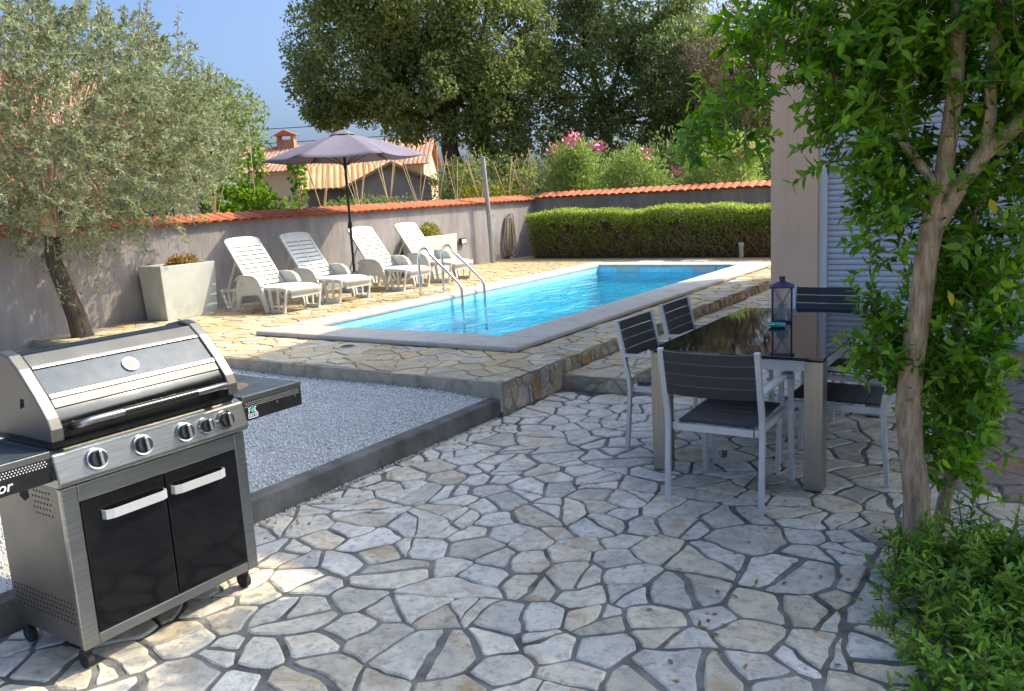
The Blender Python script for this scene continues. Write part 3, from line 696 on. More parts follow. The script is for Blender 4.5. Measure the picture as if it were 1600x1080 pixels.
# ------------------------------------------------------------------ dining table and chairs
TX0, TX1, TY0, TY1 = -2.06, -1.06, 4.56, 6.34
tb_ = empty('dining_table', ((TX0+TX1)/2, (TY0+TY1)/2, 0), 0, 'rectangular dining table with smoked glass top and square steel legs', 'table')
hx_, hy_ = (TX1-TX0)/2, (TY1-TY0)/2
MB().box((-hx_, -hy_, .738), (hx_, hy_, .750)).build('glass_top', M['dark_glass'], tb_, bev=.003)
for sx in (-1, 1):
    for sy in (-1, 1):
        a, b = sorted((sx*(hx_-.004), sx*(hx_-.104))); c, d = sorted((sy*(hy_-.004), sy*(hy_-.104)))
        lgm = MB().box((a, c, .006), (b, d, .730)).build('leg', M['leg_steel'], tb_, bev=.004)
        MB().box((a+.004, c+.004, .0), (b-.004, d-.004, .0055)).build('foot', M['rubber'], lgm); MB().box((a+.02, c+.02, .7305), (b-.02, d-.02, .7375)).build('pad', M['rubber'], lgm)
for s_ in (-1, 1):
    a, b = sorted((s_*(hx_-.02), s_*(hx_-.05))); MB().box((a, -hy_+.106, .672), (b, hy_-.106, .728)).build('apron', M['alu'], tb_)
    a, b = sorted((s_*(hy_-.02), s_*(hy_-.05))); MB().box((-hx_+.106, a, .672), (hx_-.106, b, .728)).build('apron', M['alu'], tb_)

def make_chair(label):
    c = empty('patio_chair', (0, 0, 0), 0, label, 'chair', 'chairs round the dining table')
    w = .255
    for s_ in (-1, 1):
        MB().bar([(s_*w, -.315, 0), (s_*w, -.285, .40), (s_*w, -.290, .50), (s_*w, -.372, .865)], .030, .026, (1, 0, 0)).build('leg', M['alu'], c, bev=.003)
        MB().bar([(s_*w, .285, 0), (s_*w, .262, .56), (s_*w, .250, .612), (s_*w, .215, .636)], .030, .026, (1, 0, 0)).build('leg', M['alu'], c, bev=.003)
        MB().bar([(s_*w, .228, .640), (s_*w, .0, .648), (s_*w, -.315, .640)], .046, .018, (1, 0, 0)).build('armrest', M['alu'], c, bev=.004)
        MB().bar([(s_*(w-.032), -.27, .418), (s_*(w-.032), .255, .424)], .028, .036, (1, 0, 0)).build('seat_rail', M['alu'], c, bev=.002)
    MB().box((-w+.05, -.286, .402), (w-.05, -.262, .438)).build('seat_rail', M['alu'], c, bev=.002); MB().box((-w+.05, .236, .405), (w-.05, .26, .441)).build('seat_rail', M['alu'], c, bev=.002)
    n = 6; sm = MB().box((-w+.05, 0, 0), (w-.05, .0795, .016)).mesh('seat_slat', M['slat'])
    for k in range(n):
        o = link('seat_slat', sm, None, c); o.location = (0, -.258+k*.0822, .4425+.0012*k); m_ = o.modifiers.new('bevel', 'BEVEL'); m_.width = .003
    bm_ = MB(); n = 9
    for k in range(n):                       # gently bowed back slat
        x = -w+.018+(2*w-.036)*k/(n-1); y = -.022*(1-(x/w)**2)
        bm_.v += [(x, y-.007, 0), (x, y+.007, 0), (x, y+.007, .0565), (x, y-.007, .0565)]
    for k in range(n-1):
        for q in range(4): bm_.f.append((4*k+q, 4*k+(q+1) % 4, 4*k+4+(q+1) % 4, 4*k+4+q))
    bm_.f += [(3, 2, 1, 0), (4*n-4, 4*n-3, 4*n-2, 4*n-1)]; bme = bm_.mesh('back_slat', M['slat'])
    for k in range(4):
        z = .612+k*.0615; o = link('back_slat', bme, None, c); o.location = (0, -.290-(z-.50)*.225, z); o.rotation_euler = (math.radians(12.5), 0, 0)
    return c
chairs = [('grey chair with charcoal slats at the near end, its back to the viewer', -1.52, 4.43, 0, None),
          ('grey slatted chair on the pool side of the table, the nearer of two', -2.04, 5.09, -PI/2, None),
          ('grey slatted chair on the pool side of the table, the farther of two', -2.06, 5.84, -PI/2, None),
          ('grey slatted chair at the far end of the table beside the lantern', -1.56, 6.46, PI, None),
          ('grey slatted chair on the house side of the table, nearer one behind the steel leg', -1.09, 5.06, PI/2, None),
          ('grey slatted chair on the house side of the table, farther one behind the leaves', -1.07, 5.80, PI/2, None)]
ch0 = None
for lab, x, y, rz, _ in chairs:
    if ch0 is None: ch0 = c = make_chair(lab)
    else: c = copy_tree(ch0); c['label'] = lab
    c.location = (x, y, 0); c.rotation_euler = (0, 0, rz+random.uniform(-.03, .03))

ln = empty('candle_lantern', (-1.61, 5.74, .7505), math.radians(14), 'purple metal lantern with crossed wires and a white candle on the table', 'lantern')
h = .062
MB().box((-h, -h, 0), (h, h, .014)).build('base', M['purple'], ln, bev=.002)
for sx in (-1, 1):
    for sy in (-1, 1): MB().box((sx*h-.004, sy*h-.004, .014), (sx*h+.004, sy*h+.004, .235)).build('post', M['purple'], ln)
for s_ in (-1, 1):
    for ax_ in (0, 1):
        for q in (-1, 1):
            p0 = [q*(h-.004), s_*h, .016]; p1 = [-q*(h-.004), s_*h, .232]
            if ax_: p0[0], p0[1] = p0[1], p0[0]; p1[0], p1[1] = p1[1], p1[0]
            MB().tube([p0, p1], .0017, 5).build('cross_wire', M['purple'], ln)
        a = (-h+.005, s_*(h-.006)-.0006, .016); b = (h-.005, s_*(h-.006)+.0006, .233)
        if ax_: a = (a[1], a[0], a[2]); b = (b[1], b[0], b[2])
        MB().box(a, b).build('pane', M['glass'], ln)
rfl = MB(); rr = [(.078, .235), (.078, .243), (.030, .268), (.022, .272)]
for r_, z_ in rr: rfl.v += [(-r_, -r_, z_), (r_, -r_, z_), (r_, r_, z_), (-r_, r_, z_)]
for i in range(3):
    for q in range(4): rfl.f.append((4*i+q, 4*i+(q+1) % 4, 4*i+4+(q+1) % 4, 4*i+4+q))
rfl.f += [(3, 2, 1, 0), (12, 13, 14, 15)]; rfl.build('roof', M['purple'], ln)
MB().lathe([(.019, .271), (.019, .300), (.021, .302), (.021, .307)], 14).build('chimney', M['purple'], ln); MB().lathe([(.034, .0145), (.034, .115), (.030, .118)], 18).build('candle', M['wax'], ln, True)
at_ = empty('ash_tray', (-1.575, 5.50, .7505), 0, 'small teal glass ashtray on the table before the lantern', 'ashtray')
MB().lathe([(.040, 0), (.056, .012), (.058, .024), (.049, .026), (.040, .010)], 20).build('bowl', M['teal'], at_, True)
MB().tube([(-.05, 0, .028), (-.03, 0, .024)], .005, 6).build('notch', M['teal'], at_)

# ------------------------------------------------------------------ sun loungers
def make_lounger(label):
    c = empty('sun_lounger', (0, 0, 0), 0, label, 'sun lounger', 'loungers along the garden wall')
    WP = M['white_plastic']; w = .31
    hin = Vector((.62, 0, .335)); top = Vector((.12, 0, 1.025)); d = (top-hin); ln_ = d.length; d.normalize(); nn = Vector((d.z, 0, -d.x))
    ang = math.atan2(d.z, d.x)
    # backrest: rails, rounded head board, slats with slots
    bk = MB()
    for s_ in (-1, 1): bk.bar([hin+Vector((0, s_*(w-.02), 0)), hin+d*(ln_*.95)+Vector((0, s_*(w-.025), 0))], .045, .032, (0, 1, 0))
    bk.bar([hin, hin+d*ln_*.9], .03, .022, (0, 1, 0))
    back = bk.build('backrest', WP, c, bev=.006)
    hd = MB(); pl = []
    for k in range(13):
        t = PI*k/12; pl.append((-math.cos(t)*(w-.012)*(1 if abs(math.cos(t)) < .999 else 1), .03+.075*math.sin(t)**.45))
    pl = [(-w+.012, -.02)]+pl+[(w-.012, -.02)]
    hv = MB().prism([(p[0], p[1]) for p in pl], -.017, .017, 2)
    hv.v = [tuple(hin+d*(ln_*.915-.03+q[1])+Vector((0, q[0], 0))+nn*q[2]) for q in hv.v]; hv.build('head_board', WP, back, bev=.005)
    n = 10
    smesh = MB().box((-.0290, -w+.045, -.011), (.0290, w-.045, .011)).mesh('back_slat', WP)
    for k in range(n):
        p = hin+d*(.03+k*(ln_*.86)/n+.03); o = link('back_slat', smesh, None, back); o.location = p; o.rotation_euler = (0, -ang, 0); m_ = o.modifiers.new('bevel', 'BEVEL'); m_.width = .005
    # seat
    st = MB(); n = 10
    for k in range(n+1):
        t = k/n; x = .60+.80*t; z = .335+.012*math.sin(t*PI)-.03*max(0, (t-.75)/.25)**2; ww = w*(1-.14*max(0, (t-.7)/.3)**2)
        st.v += [(x, -ww, z-.045), (x, -ww, z), (x, -ww+.03, z+.012), (x, ww-.03, z+.012), (x, ww, z), (x, ww, z-.045)]
    for k in range(n):
        for q in range(5): st.f.append((6*k+q, 6*k+q+1, 6*k+7+q, 6*k+6+q))
    st.f.append((0, 1, 2, 3, 4, 5)); st.f.append(tuple(6*n+q for q in range(5, -1, -1)))
    seat = st.build('seat', WP, c, True); m_ = seat.modifiers.new('thick', 'SOLIDIFY'); m_.thickness = .006
    gm = MB().box((-.004, -w+.07, .0), (.004, w-.07, .003)).mesh('seat_groove', M['planter'])
    # side rails and arm rests
    for s_ in (-1, 1):
        MB().bar([(.02, s_*(w-.01), .29), (.62, s_*(w-.01), .29)], .03, .05, (0, 1, 0)).build('side_rail', WP, c, bev=.005)
        pl = [(.34, .17), (.36, .34), (.40, .44), (.47, .495), (.60, .505), (.74, .495), (.82, .46), (.88, .38), (.93, .25), (.985, .005), (.93, .005), (.86, .20), (.80, .245), (.46, .225), (.42, .16), (.37, .005), (.31, .005)]
        a, b = sorted((s_*(w+.012), s_*(w+.052))); ar = MB().prism(pl, a, b, 1).build('armrest', WP, c, bev=.010, seg=2)
        a, b = sorted((s_*(w+.002), s_*(w+.062))); MB().bar([(.37, s_*(w+.032), .445), (.46, s_*(w+.032), .503), (.60, s_*(w+.032), .513), (.75, s_*(w+.032), .503), (.84, s_*(w+.032), .455), (.90, s_*(w+.032), .36)], .066, .018, (0, 1, 0)).build('arm_cap', WP, ar, bev=.006)
        # rear leg frame and front leg frame: two splayed struts, a middle strut and a foot bar
        for nm, x0, x1, x2, x3, zt_ in (('rear_leg', -.02, .10, .28, .19, .30), ('front_leg', 1.0, 1.04, 1.34, 1.27, .335)):
            lg = MB(); yy = s_*(w+.005)
            lg.bar([(x0, yy, zt_), (x1, yy, .015)], .036, .03, (0, 1, 0)); lg.bar([(x2, yy, zt_), (x3, yy, .015)], .036, .03, (0, 1, 0)); lg.bar([((x0+x2)/2, yy, zt_), ((x1+x3)/2, yy, .03)], .03, .022, (0, 1, 0))
            lg.box((x1-.015, yy-.024, 0), (x3+.015, yy+.024, .05)); lg.build(nm, WP, c, bev=.005)
        MB().bar([hin+d*.50+Vector((0, s_*.26, 0))+nn*-.0, Vector((.06, s_*.26, .29))], .03, .02, (0, 1, 0)).build('prop', WP, c, bev=.004)
    MB().box((.02, -w+.02, .262), (.06, w-.02, .30)).build('cross_bar', WP, c, bev=.004)
    MB().box((1.355, -w*.84, .20), (1.375, w*.84, .292)).build('end_panel', WP, c, bev=.006)
    return c
lo0 = None
for lab, y, rz in (('white plastic lounger nearest the left planter, half in parasol shade', 8.12, .0), ('white plastic lounger in the parasol shade, second from the left planter', 9.12, .03),
                   ('white plastic lounger just right of the parasol pole, third from the left planter', 10.58, .02), ('white plastic lounger farthest right, behind the pool ladder', 11.75, .03)):
    if lo0 is None: lo0 = c = make_lounger(lab)
    else: c = copy_tree(lo0); c['label'] = lab
    c.location = (-10.15, y, ZT+.002); c.rotation_euler = (0, 0, rz)

# parasol
UX, UY = -9.80, 10.16
um = empty('parasol', (UX, UY, ZT), 0, 'lilac grey parasol with dark pole standing between the loungers', 'parasol')
MB().lathe([(.24, 0), (.25, .02), (.22, .07), (.05, .10), (.035, .32), (.0, .32)], 20).build('base', M['post'], um, True)
MB().tube([(0, 0, .1), (0, 0, 2.60)], .021, 10).build('pole', M['pole_dark'], um, True)
HR, RZ, TZ = 1.30, 2.14, 2.545
rot = math.radians(40); crn = [(HR*math.cos(rot+PI/3*k), HR*math.sin(rot+PI/3*k)) for k in range(6)]
for k in range(6):
    a, b = Vector((*crn[k], RZ)), Vector((*crn[(k+1) % 6], RZ)); t_ = Vector((0, 0, TZ)); pn_ = MB(); n = 8
    for i in range(n+1):
        u = .07+.93*i/n
        for j in range(n+1):
            q = j/n; p = t_.lerp(a.lerp(b, q), u); sag = .055*math.sin(q*PI)*u; hor = Vector((p.x, p.y, 0)); p = p-Vector((0, 0, 1))*sag*.9*(1-.3*u)-hor*(.05*math.sin(q*PI)*u) + Vector((0, 0, .03*math.sin(u*PI)))
            pn_.v.append(tuple(p))
    for i in range(n):
        for j in range(n): r0 = i*(n+1)+j; pn_.f.append((r0, r0+1, r0+n+2, r0+n+1))
    me = bpy.data.meshes.new('canopy_panel'); me.from_pydata(pn_.v, [], pn_.f); me.materials.append(M['canopy']); me.polygons.foreach_set('use_smooth', [True]*len(me.polygons))
    o = link('canopy_panel', me, None, um); m_ = o.modifiers.new('cloth', 'SOLIDIFY'); m_.thickness = .003
    MB().tube([(0, 0, TZ-.03), tuple(a*.5+t_*.5+Vector((0, 0, -.0))), tuple(a+Vector((0, 0, -.012)))], .009, 6).build('rib', M['pole_dark'], um)
    MB().tube([(0, 0, RZ-.12), tuple((a*.52+t_*.48)-Vector((0, 0, .012)))], .008, 6).build('strut', M['pole_dark'], um)
vt = MB()
for r_, z_ in ((.21, TZ-.035), (.12, TZ+.012), (.02, TZ+.04)):
    for k in range(6): vt.v.append((r_*math.cos(rot+PI/3*k), r_*math.sin(rot+PI/3*k), z_))
for i in range(2):
    for k in range(6): vt.f.append((6*i+k, 6*i+(k+1) % 6, 6*i+6+(k+1) % 6, 6*i+6+k))
vt.f.append(tuple(range(12, 18))); vt.build('vent_cap', M['canopy'], um)
MB().tube([(.0, .0, 1.08), (0, -.05, 1.08), (0, -.05, 1.02)], .008, 6).build('crank', M['pole_dark'], um); MB().lathe([(.035, 1.03), (.035, 1.13)], 12).build('crank_box', M['pole_dark'], um)
MB().lathe([(.03, RZ-.16), (.03, RZ-.08)], 12).build('hub', M['pole_dark'], um)

# ------------------------------------------------------------------ leaf tools
def unit(a): return a/np.maximum(np.linalg.norm(a, axis=-1, keepdims=True), 1e-9)
def leaf_geo(P, Dn, Nn, Ln, Wn, kind='fold', droop=.15):
    n = len(P); Dn = unit(Dn); Nn = unit(Nn-Dn*(Nn*Dn).sum(1, keepdims=True)); Sd = np.cross(Dn, Nn)
    Ln = np.broadcast_to(Ln, n)[:, None]; Wn = np.broadcast_to(Wn, n)[:, None]
    if kind == 'quad':
        V = np.stack([P, P+Dn*Ln*.5+Sd*Wn*.5+Nn*Wn*.16, P+Dn*Ln-Nn*Ln*droop, P+Dn*Ln*.5-Sd*Wn*.5+Nn*Wn*.16], 1)
        idx = np.array([0, 1, 2, 0, 2, 3]); sz = np.array([3, 3]); k = 4
    else:
        f = .22
        V = np.stack([P, P+Dn*Ln*.33-Nn*Ln*droop*.1, P+Dn*Ln*.70-Nn*Ln*droop*.45, P+Dn*Ln-Nn*Ln*droop,
                      P+Dn*Ln*.33+Sd*Wn*.48+Nn*(Wn*f-Ln*droop*.1), P+Dn*Ln*.68+Sd*Wn*.40+Nn*(Wn*f*.8-Ln*droop*.45),
                      P+Dn*Ln*.33-Sd*Wn*.48+Nn*(Wn*f-Ln*droop*.1), P+Dn*Ln*.68-Sd*Wn*.40+Nn*(Wn*f*.8-Ln*droop*.45)], 1)
        idx = np.array([0, 1, 4, 1, 2, 5, 4, 2, 3, 5, 0, 6, 1, 1, 6, 7, 2, 2, 7, 3]); sz = np.array([3, 4, 3, 3, 4, 3]); k = 8
    loops = (np.arange(n)[:, None]*k+idx[None]).ravel(); sizes = np.tile(sz, n)
    return V.reshape(-1, 3), loops, sizes, k
def leaf_obj(name, P, Dn, Nn, Ln, Wn, mt, parent, var, kind='quad', droop=.15):
    V, lo, sz, k = leaf_geo(np.asarray(P), np.asarray(Dn), np.asarray(Nn), Ln, Wn, kind, droop)
    return tag(link(name, fast_mesh(name, V, lo, sz, mt, np.repeat(var, k)), None, parent), kind='stuff')
def rand_dirs(n): return unit(rng.normal(size=(n, 3)))

def clump_crown(name, clumps, per, leaf, mt, parent, flat=.3, aspect=.55, base_var=.5):
    """clumps: (n,4) centre+radius; leaves fill each clump's shell, pointing outwards"""
    C_ = np.repeat(np.asarray(clumps)[:, :3], per, 0); r = np.repeat(np.asarray(clumps)[:, 3], per); n = len(C_)
    d = rand_dirs(n); d[:, 2] = d[:, 2]*.8; rad = r*rng.uniform(.25, 1, n)**.5
    P = C_+d*rad[:, None]; Dn = unit(d+rand_dirs(n)*.9+np.array([0, 0, -.1])); Nn = unit(rand_dirs(n)*.7+d*.5+np.array([0, 0, flat]))
    cv = np.repeat(rng.uniform(-.22, .22, len(clumps)), per); var = np.clip(base_var+cv+rng.normal(0, .2, n), 0, 1)
    L_ = leaf*rng.uniform(.7, 1.3, n); return leaf_obj(name, P, Dn, Nn, L_, L_*aspect, mt, parent, var)

def ellipsoid_clumps(n, c, r, rmin, rmax, shell=.55, zmin=None):
    d = rand_dirs(n); q = rng.uniform(shell**3, 1, n)**(1/3); P = np.array(c)+d*np.array(r)*q[:, None]
    if zmin is not None: P = P[P[:, 2] > zmin]
    return np.column_stack([P, rng.uniform(rmin, rmax, len(P))])

def limbs(mb, base, tips, r0, sag=.1, n=6, sides=6):
    base = Vector(base)
    for t in tips:
        t = Vector(t); pts = []; k = 5
        off = Vector((random.uniform(-1, 1), random.uniform(-1, 1), random.uniform(-.3, .6)))*(t-base).length*sag
        for i in range(k+1):
            q = i/k; pts.append(base.lerp(t, q)+off*math.sin(q*PI))
        mb.tube(pts, [r0*(1-.8*i/k) for i in range(k+1)], sides)

# ------------------------------------------------------------------ large trees beyond the walls
def oak(name, label, base, trunk_top, lobes, leaf, per, mt, tr=.35, group='big trees beyond the garden walls', dens=1.0, bv=.5):
    o = empty(name, base, 0, label, 'tree', group); bx, by, bz = base
    tt = Vector(trunk_top)-Vector(base)
    MB().tube([(0, 0, -.2), tuple(tt*.3+Vector((.1, 0, 0))), tuple(tt*.65-Vector((.08, .05, 0))), tuple(tt)], [tr*1.25, tr, tr*.85, tr*.7], 10).build('trunk', M['bark_dark'], o, True)
    lb = MB(); allc = []
    for (c, r, n, cr) in lobes:
        c2 = np.array(c)-np.array(base); cl = ellipsoid_clumps(int(n*dens), c2, r, cr*.6, cr*1.25, .5); allc.append(cl)
        tips = [tuple(cl[i, :3]) for i in rng.choice(len(cl), min(len(cl), 9), replace=False)]
        mid = tt.lerp(Vector(c2), .45); limbs(lb, tt*.92, [tuple(mid)], tr*.5, .08); limbs(lb, mid, tips, tr*.22, .1)
    lb.build('limbs', M['bark_dark'], o, True)
    clump_crown('crown', np.vstack(allc), per, leaf, mt, o, base_var=bv)
    return o
# world positions; each lobe: centre, radii, clumps, clump radius
oak('oak_tree', 'large dense evergreen oak with dark trunk behind the parasol', (-18.3, 24.6, 1.1), (-18.5, 24.5, 4.6),
    [((-21.2, 23.0, 6.8), (2.5, 2.5, 2.2), 120, .62), ((-19.4, 24.0, 8.6), (3.1, 3.0, 2.6), 190, .66), ((-17.3, 25.6, 7.0), (2.3, 2.6, 3.0), 150, .62), ((-18.6, 24.4, 5.3), (3.0, 2.6, 1.7), 130, .58), ((-20.6, 23.6, 10.8), (2.6, 2.6, 1.6), 90, .6), ((-17.0, 25.6, 3.9), (.9, 1.1, 1.5), 46, .45), ((-21.9, 22.6, 5.1), (1.2, 1.2, .7), 30, .42)],
    .145, 150, L_OAK, .36)
oak('oak_tree', 'wide dark oak with airy crown and sky gaps behind the pink oleander', (-14.6, 29.0, 1.1), (-14.5, 29, 4.6),
    [((-15.2, 28.4, 5.6), (2.3, 2.2, 2.2), 105, .55), ((-13.5, 29.6, 8.4), (2.7, 2.4, 2.4), 135, .6), ((-12.0, 30.2, 6.0), (2.0, 2.2, 2.2), 100, .55), ((-14.2, 28.8, 3.4), (3.2, 2.0, 1.2), 90, .5), ((-15.8, 28.4, 9.4), (1.8, 1.8, 1.8), 50, .55)],
    .14, 125, L_OAK2, .30, bv=.45)
oak('oak_tree', 'dark green tree with rusty tufts between the airy oak and the dry tree', (-10.6, 28.0, 1.1), (-10.6, 28.0, 3.6),
    [((-10.4, 28.2, 3.5), (2.4, 1.8, 1.6), 95, .5), ((-10.9, 27.8, 5.4), (1.7, 1.7, 1.5), 75, .5), ((-8.2, 28.6, 3.0), (1.7, 1.6, 1.5), 60, .5)], .13, 120, L_OAK2, .2, bv=.4)
oak('dry_tree', 'half dry brownish tree beside the house corner', (-8.7, 26.6, 1.1), (-8.8, 26.6, 3.8),
    [((-9.2, 26.6, 5.6), (1.5, 1.4, 1.6), 80, .42), ((-8.0, 26.9, 4.4), (1.3, 1.3, 1.3), 60, .42), ((-7.2, 27.0, 5.8), (1.4, 1.4, 1.5), 45, .45)], .085, 85, L_DRY, .16)
oak('garden_tree', 'rounded dark green tree standing behind the olive', (-15.6, 11.9, 1.1), (-15.6, 11.9, 2.2),
    [((-15.5, 12.0, 3.3), (1.25, 1.2, 1.15), 105, .36), ((-16.4, 11.2, 3.5), (1.2, 1.1, 1.1), 80, .36)], .085, 90, L_OAK, .14, bv=.45)

# ------------------------------------------------------------------ neighbouring houses
def corrugated(mb, p0, p1, p2, p3, pitch=.22, amp=.04, rows=2):
    """roof sheet from eave p0-p1 to ridge p3-p2 as rounded tile rows"""
    p0, p1, p2, p3 = map(Vector, (p0, p1, p2, p3)); n = max(4, int((p1-p0).length/pitch)); k = 6; nrm = (p1-p0).cross(p3-p0).normalized()
    nrm = nrm if nrm.z > 0 else -nrm; base = len(mb.v); cols = n*k+1
    for r_ in range(rows+1):
        q = r_/rows
        for i in range(cols):
            u = i/(cols-1); p = p0.lerp(p1, u).lerp(p3.lerp(p2, u), q); mb.v.append(tuple(p+nrm*(amp*abs(math.sin(PI*i/k)))))
    for r_ in range(rows):
        for i in range(cols-1): a = base+r_*cols+i; mb.f.append((a, a+1, a+cols+1, a+cols))
def neighbour(name, label, loc, rz, w, d, h, rise, wall, roof, wins, chim=None, gable_front=False):
    o = empty(name, loc, rz, label, 'house', 'neighbouring houses')
    if not gable_front: body = [(-d/2, 0), (d/2, 0), (d/2, h), (0, h+rise), (-d/2, h)]; MB().prism(body, -w/2, w/2, 0).build('wall', wall, o)
    else: body = [(-w/2, 0), (w/2, 0), (w/2, h), (0, h+rise), (-w/2, h)]; MB().prism(body, -d/2, d/2, 1).build('wall', wall, o)
    ov = .35; R_ = MB(); k = rise/((d if not gable_front else w)/2)
    if not gable_front:
        for s_ in (-1, 1): corrugated(R_, (-w/2-ov, s_*(d/2+ov), h-k*ov+.04), (w/2+ov, s_*(d/2+ov), h-k*ov+.04), (w/2+ov, 0, h+rise+.04), (-w/2-ov, 0, h+rise+.04))
    else:
        for s_ in (-1, 1): corrugated(R_, (s_*(w/2+ov), -d/2-ov, h-k*ov+.04), (s_*(w/2+ov), d/2+ov, h-k*ov+.04), (0, d/2+ov, h+rise+.04), (0, -d/2-ov, h+rise+.04))
    rf = R_.build('roof', roof, o)
    m_ = rf.modifiers.new('thick', 'SOLIDIFY'); m_.thickness = .06
    for (x, z, ww, hh) in wins:
        wn_ = MB(); yf = -d/2
        wn_.box((x-ww/2-.08, yf-.05, z-.08), (x-ww/2, yf-.002, z+hh+.08)); wn_.box((x+ww/2, yf-.05, z-.08), (x+ww/2+.08, yf-.002, z+hh+.08)); wn_.box((x-ww/2, yf-.05, z-.08), (x+ww/2, yf-.002, z)); wn_.box((x-ww/2, yf-.05, z+hh), (x+ww/2, yf-.002, z+hh+.08)); wn_.box((x-.03, yf-.045, z), (x+.03, yf-.002, z+hh))
        wo = wn_.build('window', M['frame_white'], o); MB().box((x-ww/2, yf-.02, z), (x+ww/2, yf-.003, z+hh)).build('pane', M['pane'], wo)
    if chim:
        x, y_, hh = chim; c = MB().box((x-.45, y_-.3, h), (x+.45, y_+.3, h+rise+hh)).build('chimney', M['old_tile'], rf)
        MB().prism([(x-.62, h+rise+hh+.22), (x+.62, h+rise+hh+.22), (x, h+rise+hh+.5)], y_-.4, y_+.4, 1).build('chimney_cap', M['tile_clay'], rf)
        for s_ in (-1, 1): MB().box((x+s_*.36-.07, y_-.28, h+rise+hh), (x+s_*.36+.07, y_+.28, h+rise+hh+.22)).build('chimney_pillar', M['old_tile'], rf)
    return o
VA = math.radians(33)
neighbour('neighbour_house', 'cream neighbouring house with weathered red roof and chimney left of the parasol', (-33.9, 32.7, 1.1), VA, 12.5, 7, 2.4, 1.3, M['far_cream'], M['old_tile'], [(-4.6, .75, .9, 1.2), (-2.4, .75, .9, 1.2), (1.2, .9, .9, 1.2), (4.2, .75, .9, 1.2)], chim=(-1.2, -.2, .35))
neighbour('outbuilding', 'low grey outbuilding with gable end behind the bean canes', (-21.3, 24.5, 1.1), math.radians(41), 2.7, 4.2, 1.25, .62, M['far_grey'], M['ochre_tile'], [], gable_front=True)
neighbour('outbuilding', 'long low shed with ochre tile roof under the parasol rim', (-24.4, 25.6, 1.1), math.radians(43), 3.4, 3.4, 1.3, .75, M['far_dark'], M['ochre_tile'], [])
neighbour('neighbour_house', 'house with red tile roof glimpsed through the olive crown', (-27.5, 10.5, 1.1), math.radians(58), 11, 7, 3.0, 1.8, M['far_cream'], M['old_tile'], [(-2.5, .9, .9, 1.2), (2, .9, .9, 1.2)])
for k, (za, zb, sg) in enumerate(((7.55, 7.95, .5), (6.45, 6.85, .4))):
    p = [Vector((-75, 24, za)).lerp(Vector((-22, 62, zb)), i/16)+Vector((0, 0, sg*(4*((i/16)-.5)**2-1))) for i in range(17)]
    pw = empty('power_line', (-48, 43, 0), 0, ('upper' if k == 0 else 'lower')+' thin dark power line crossing the sky left of the oak', 'cable', 'power lines')
    MB().tube([q-Vector((-48, 43, 0)) for q in p], .030, 5).build('cable', M['wire'], pw)

# ------------------------------------------------------------------ olive tree
ol = empty('olive_tree', (-10.08, 5.62, .26), 0, 'silvery olive tree with leaning trunk before the garden wall', 'tree')
MB().tube([(.02, .02, -.05), (-.01, -.01, .25), (-.05, -.08, .6), (-.07, -.16, .95), (-.04, -.14, 1.25), (0, 0, 1.6)], [.135, .115, .10, .092, .09, .07], 10).build('trunk', M['bark_dark'], ol, True)
oc = np.array((.0, .16, 2.46)); orr = np.array((1.5, 2.12, 1.40)); lb = MB(); sp = []
nsp = 2300
d = rand_dirs(nsp); q = rng.uniform(.12, 1, nsp)**(1/3.); tips = oc+d*orr*q[:, None]
keep = tips[:, 2] > 1.12+.30*np.abs(tips[:, 1]); tips = tips[keep]; d = d[keep]
limbs(lb, (-.04, -.12, 1.2), [tuple(oc+unit(rng.normal(size=3)+np.array([0, 0, .25]))*orr*.65) for _ in range(16)], .045, .06)
for i in range(0, len(tips), 5): limbs(lb, tuple(oc*.5+tips[i]*.5+np.array([0, 0, -.1])), [tuple(tips[i])], .008, .08, sides=4)
pp, dd, vv = [], [], []
for tpt, dr in zip(tips, d):
    sd = unit(dr*.7+rng.normal(size=3)*.55+np.array([0, 0, .35])); ln_ = rng.uniform(.22, .45); m_ = int(ln_*130); cvar = rng.uniform(-.18, .18)
    tt = rng.uniform(0, 1, m_); bend = np.outer(tt**2, np.array([0, 0, -.10])+rng.normal(size=3)*.05)
    pp.append(tpt+np.outer(tt*ln_, sd)+bend); dd.append(unit(sd*.8+rng.normal(size=(m_, 3))*.75)); vv.append(np.clip(.5+cvar+rng.normal(0, .25, m_), 0, 1))
for k in range(34):                           # long feathery shoots on top
    a = rng.uniform(0, 2*PI); r = rng.uniform(.2, .98); b0 = oc+np.array((math.cos(a)*r*orr[0], math.sin(a)*r*orr[1], orr[2]*math.sqrt(1-r*r*.96)*.9)); sd = unit(np.array((math.cos(a)*.35*r, math.sin(a)*.45*r, 1))+rng.normal(size=3)*.12); ln_ = rng.uniform(.45, 1.0)*(1 if r < .8 else .7)
    lb.tube([tuple(b0), tuple(b0+sd*ln_*.5), tuple(b0+sd*ln_)], [.008, .005, .002], 4); m_ = int(ln_*75); tt = rng.uniform(0, 1, m_)
    pp.append(b0+np.outer(tt*ln_, sd)); dd.append(unit(sd*.6+rng.normal(size=(m_, 3))*.7)); vv.append(np.clip(.45+rng.normal(0, .25, m_), 0, 1))
for k in range(16):                           # thin shoots along the trunk and hanging twigs
    b0 = np.array((rng.uniform(-.25, .35), rng.uniform(-.5, .5), rng.uniform(.55, 1.3))); sd = unit(rng.normal(size=3)+np.array([0, 0, -.5])); ln_ = .35; m_ = 16; tt = rng.uniform(0, 1, m_)
    pp.append(b0+np.outer(tt*ln_, sd)); dd.append(unit(sd+rng.normal(size=(m_, 3))*.6)); vv.append(np.clip(.45+rng.normal(0, .25, m_), 0, 1))
pp, dd, vv = np.vstack(pp), np.vstack(dd), np.concatenate(vv); n = len(pp)
lb.build('branches', M['bark'], ol, True)
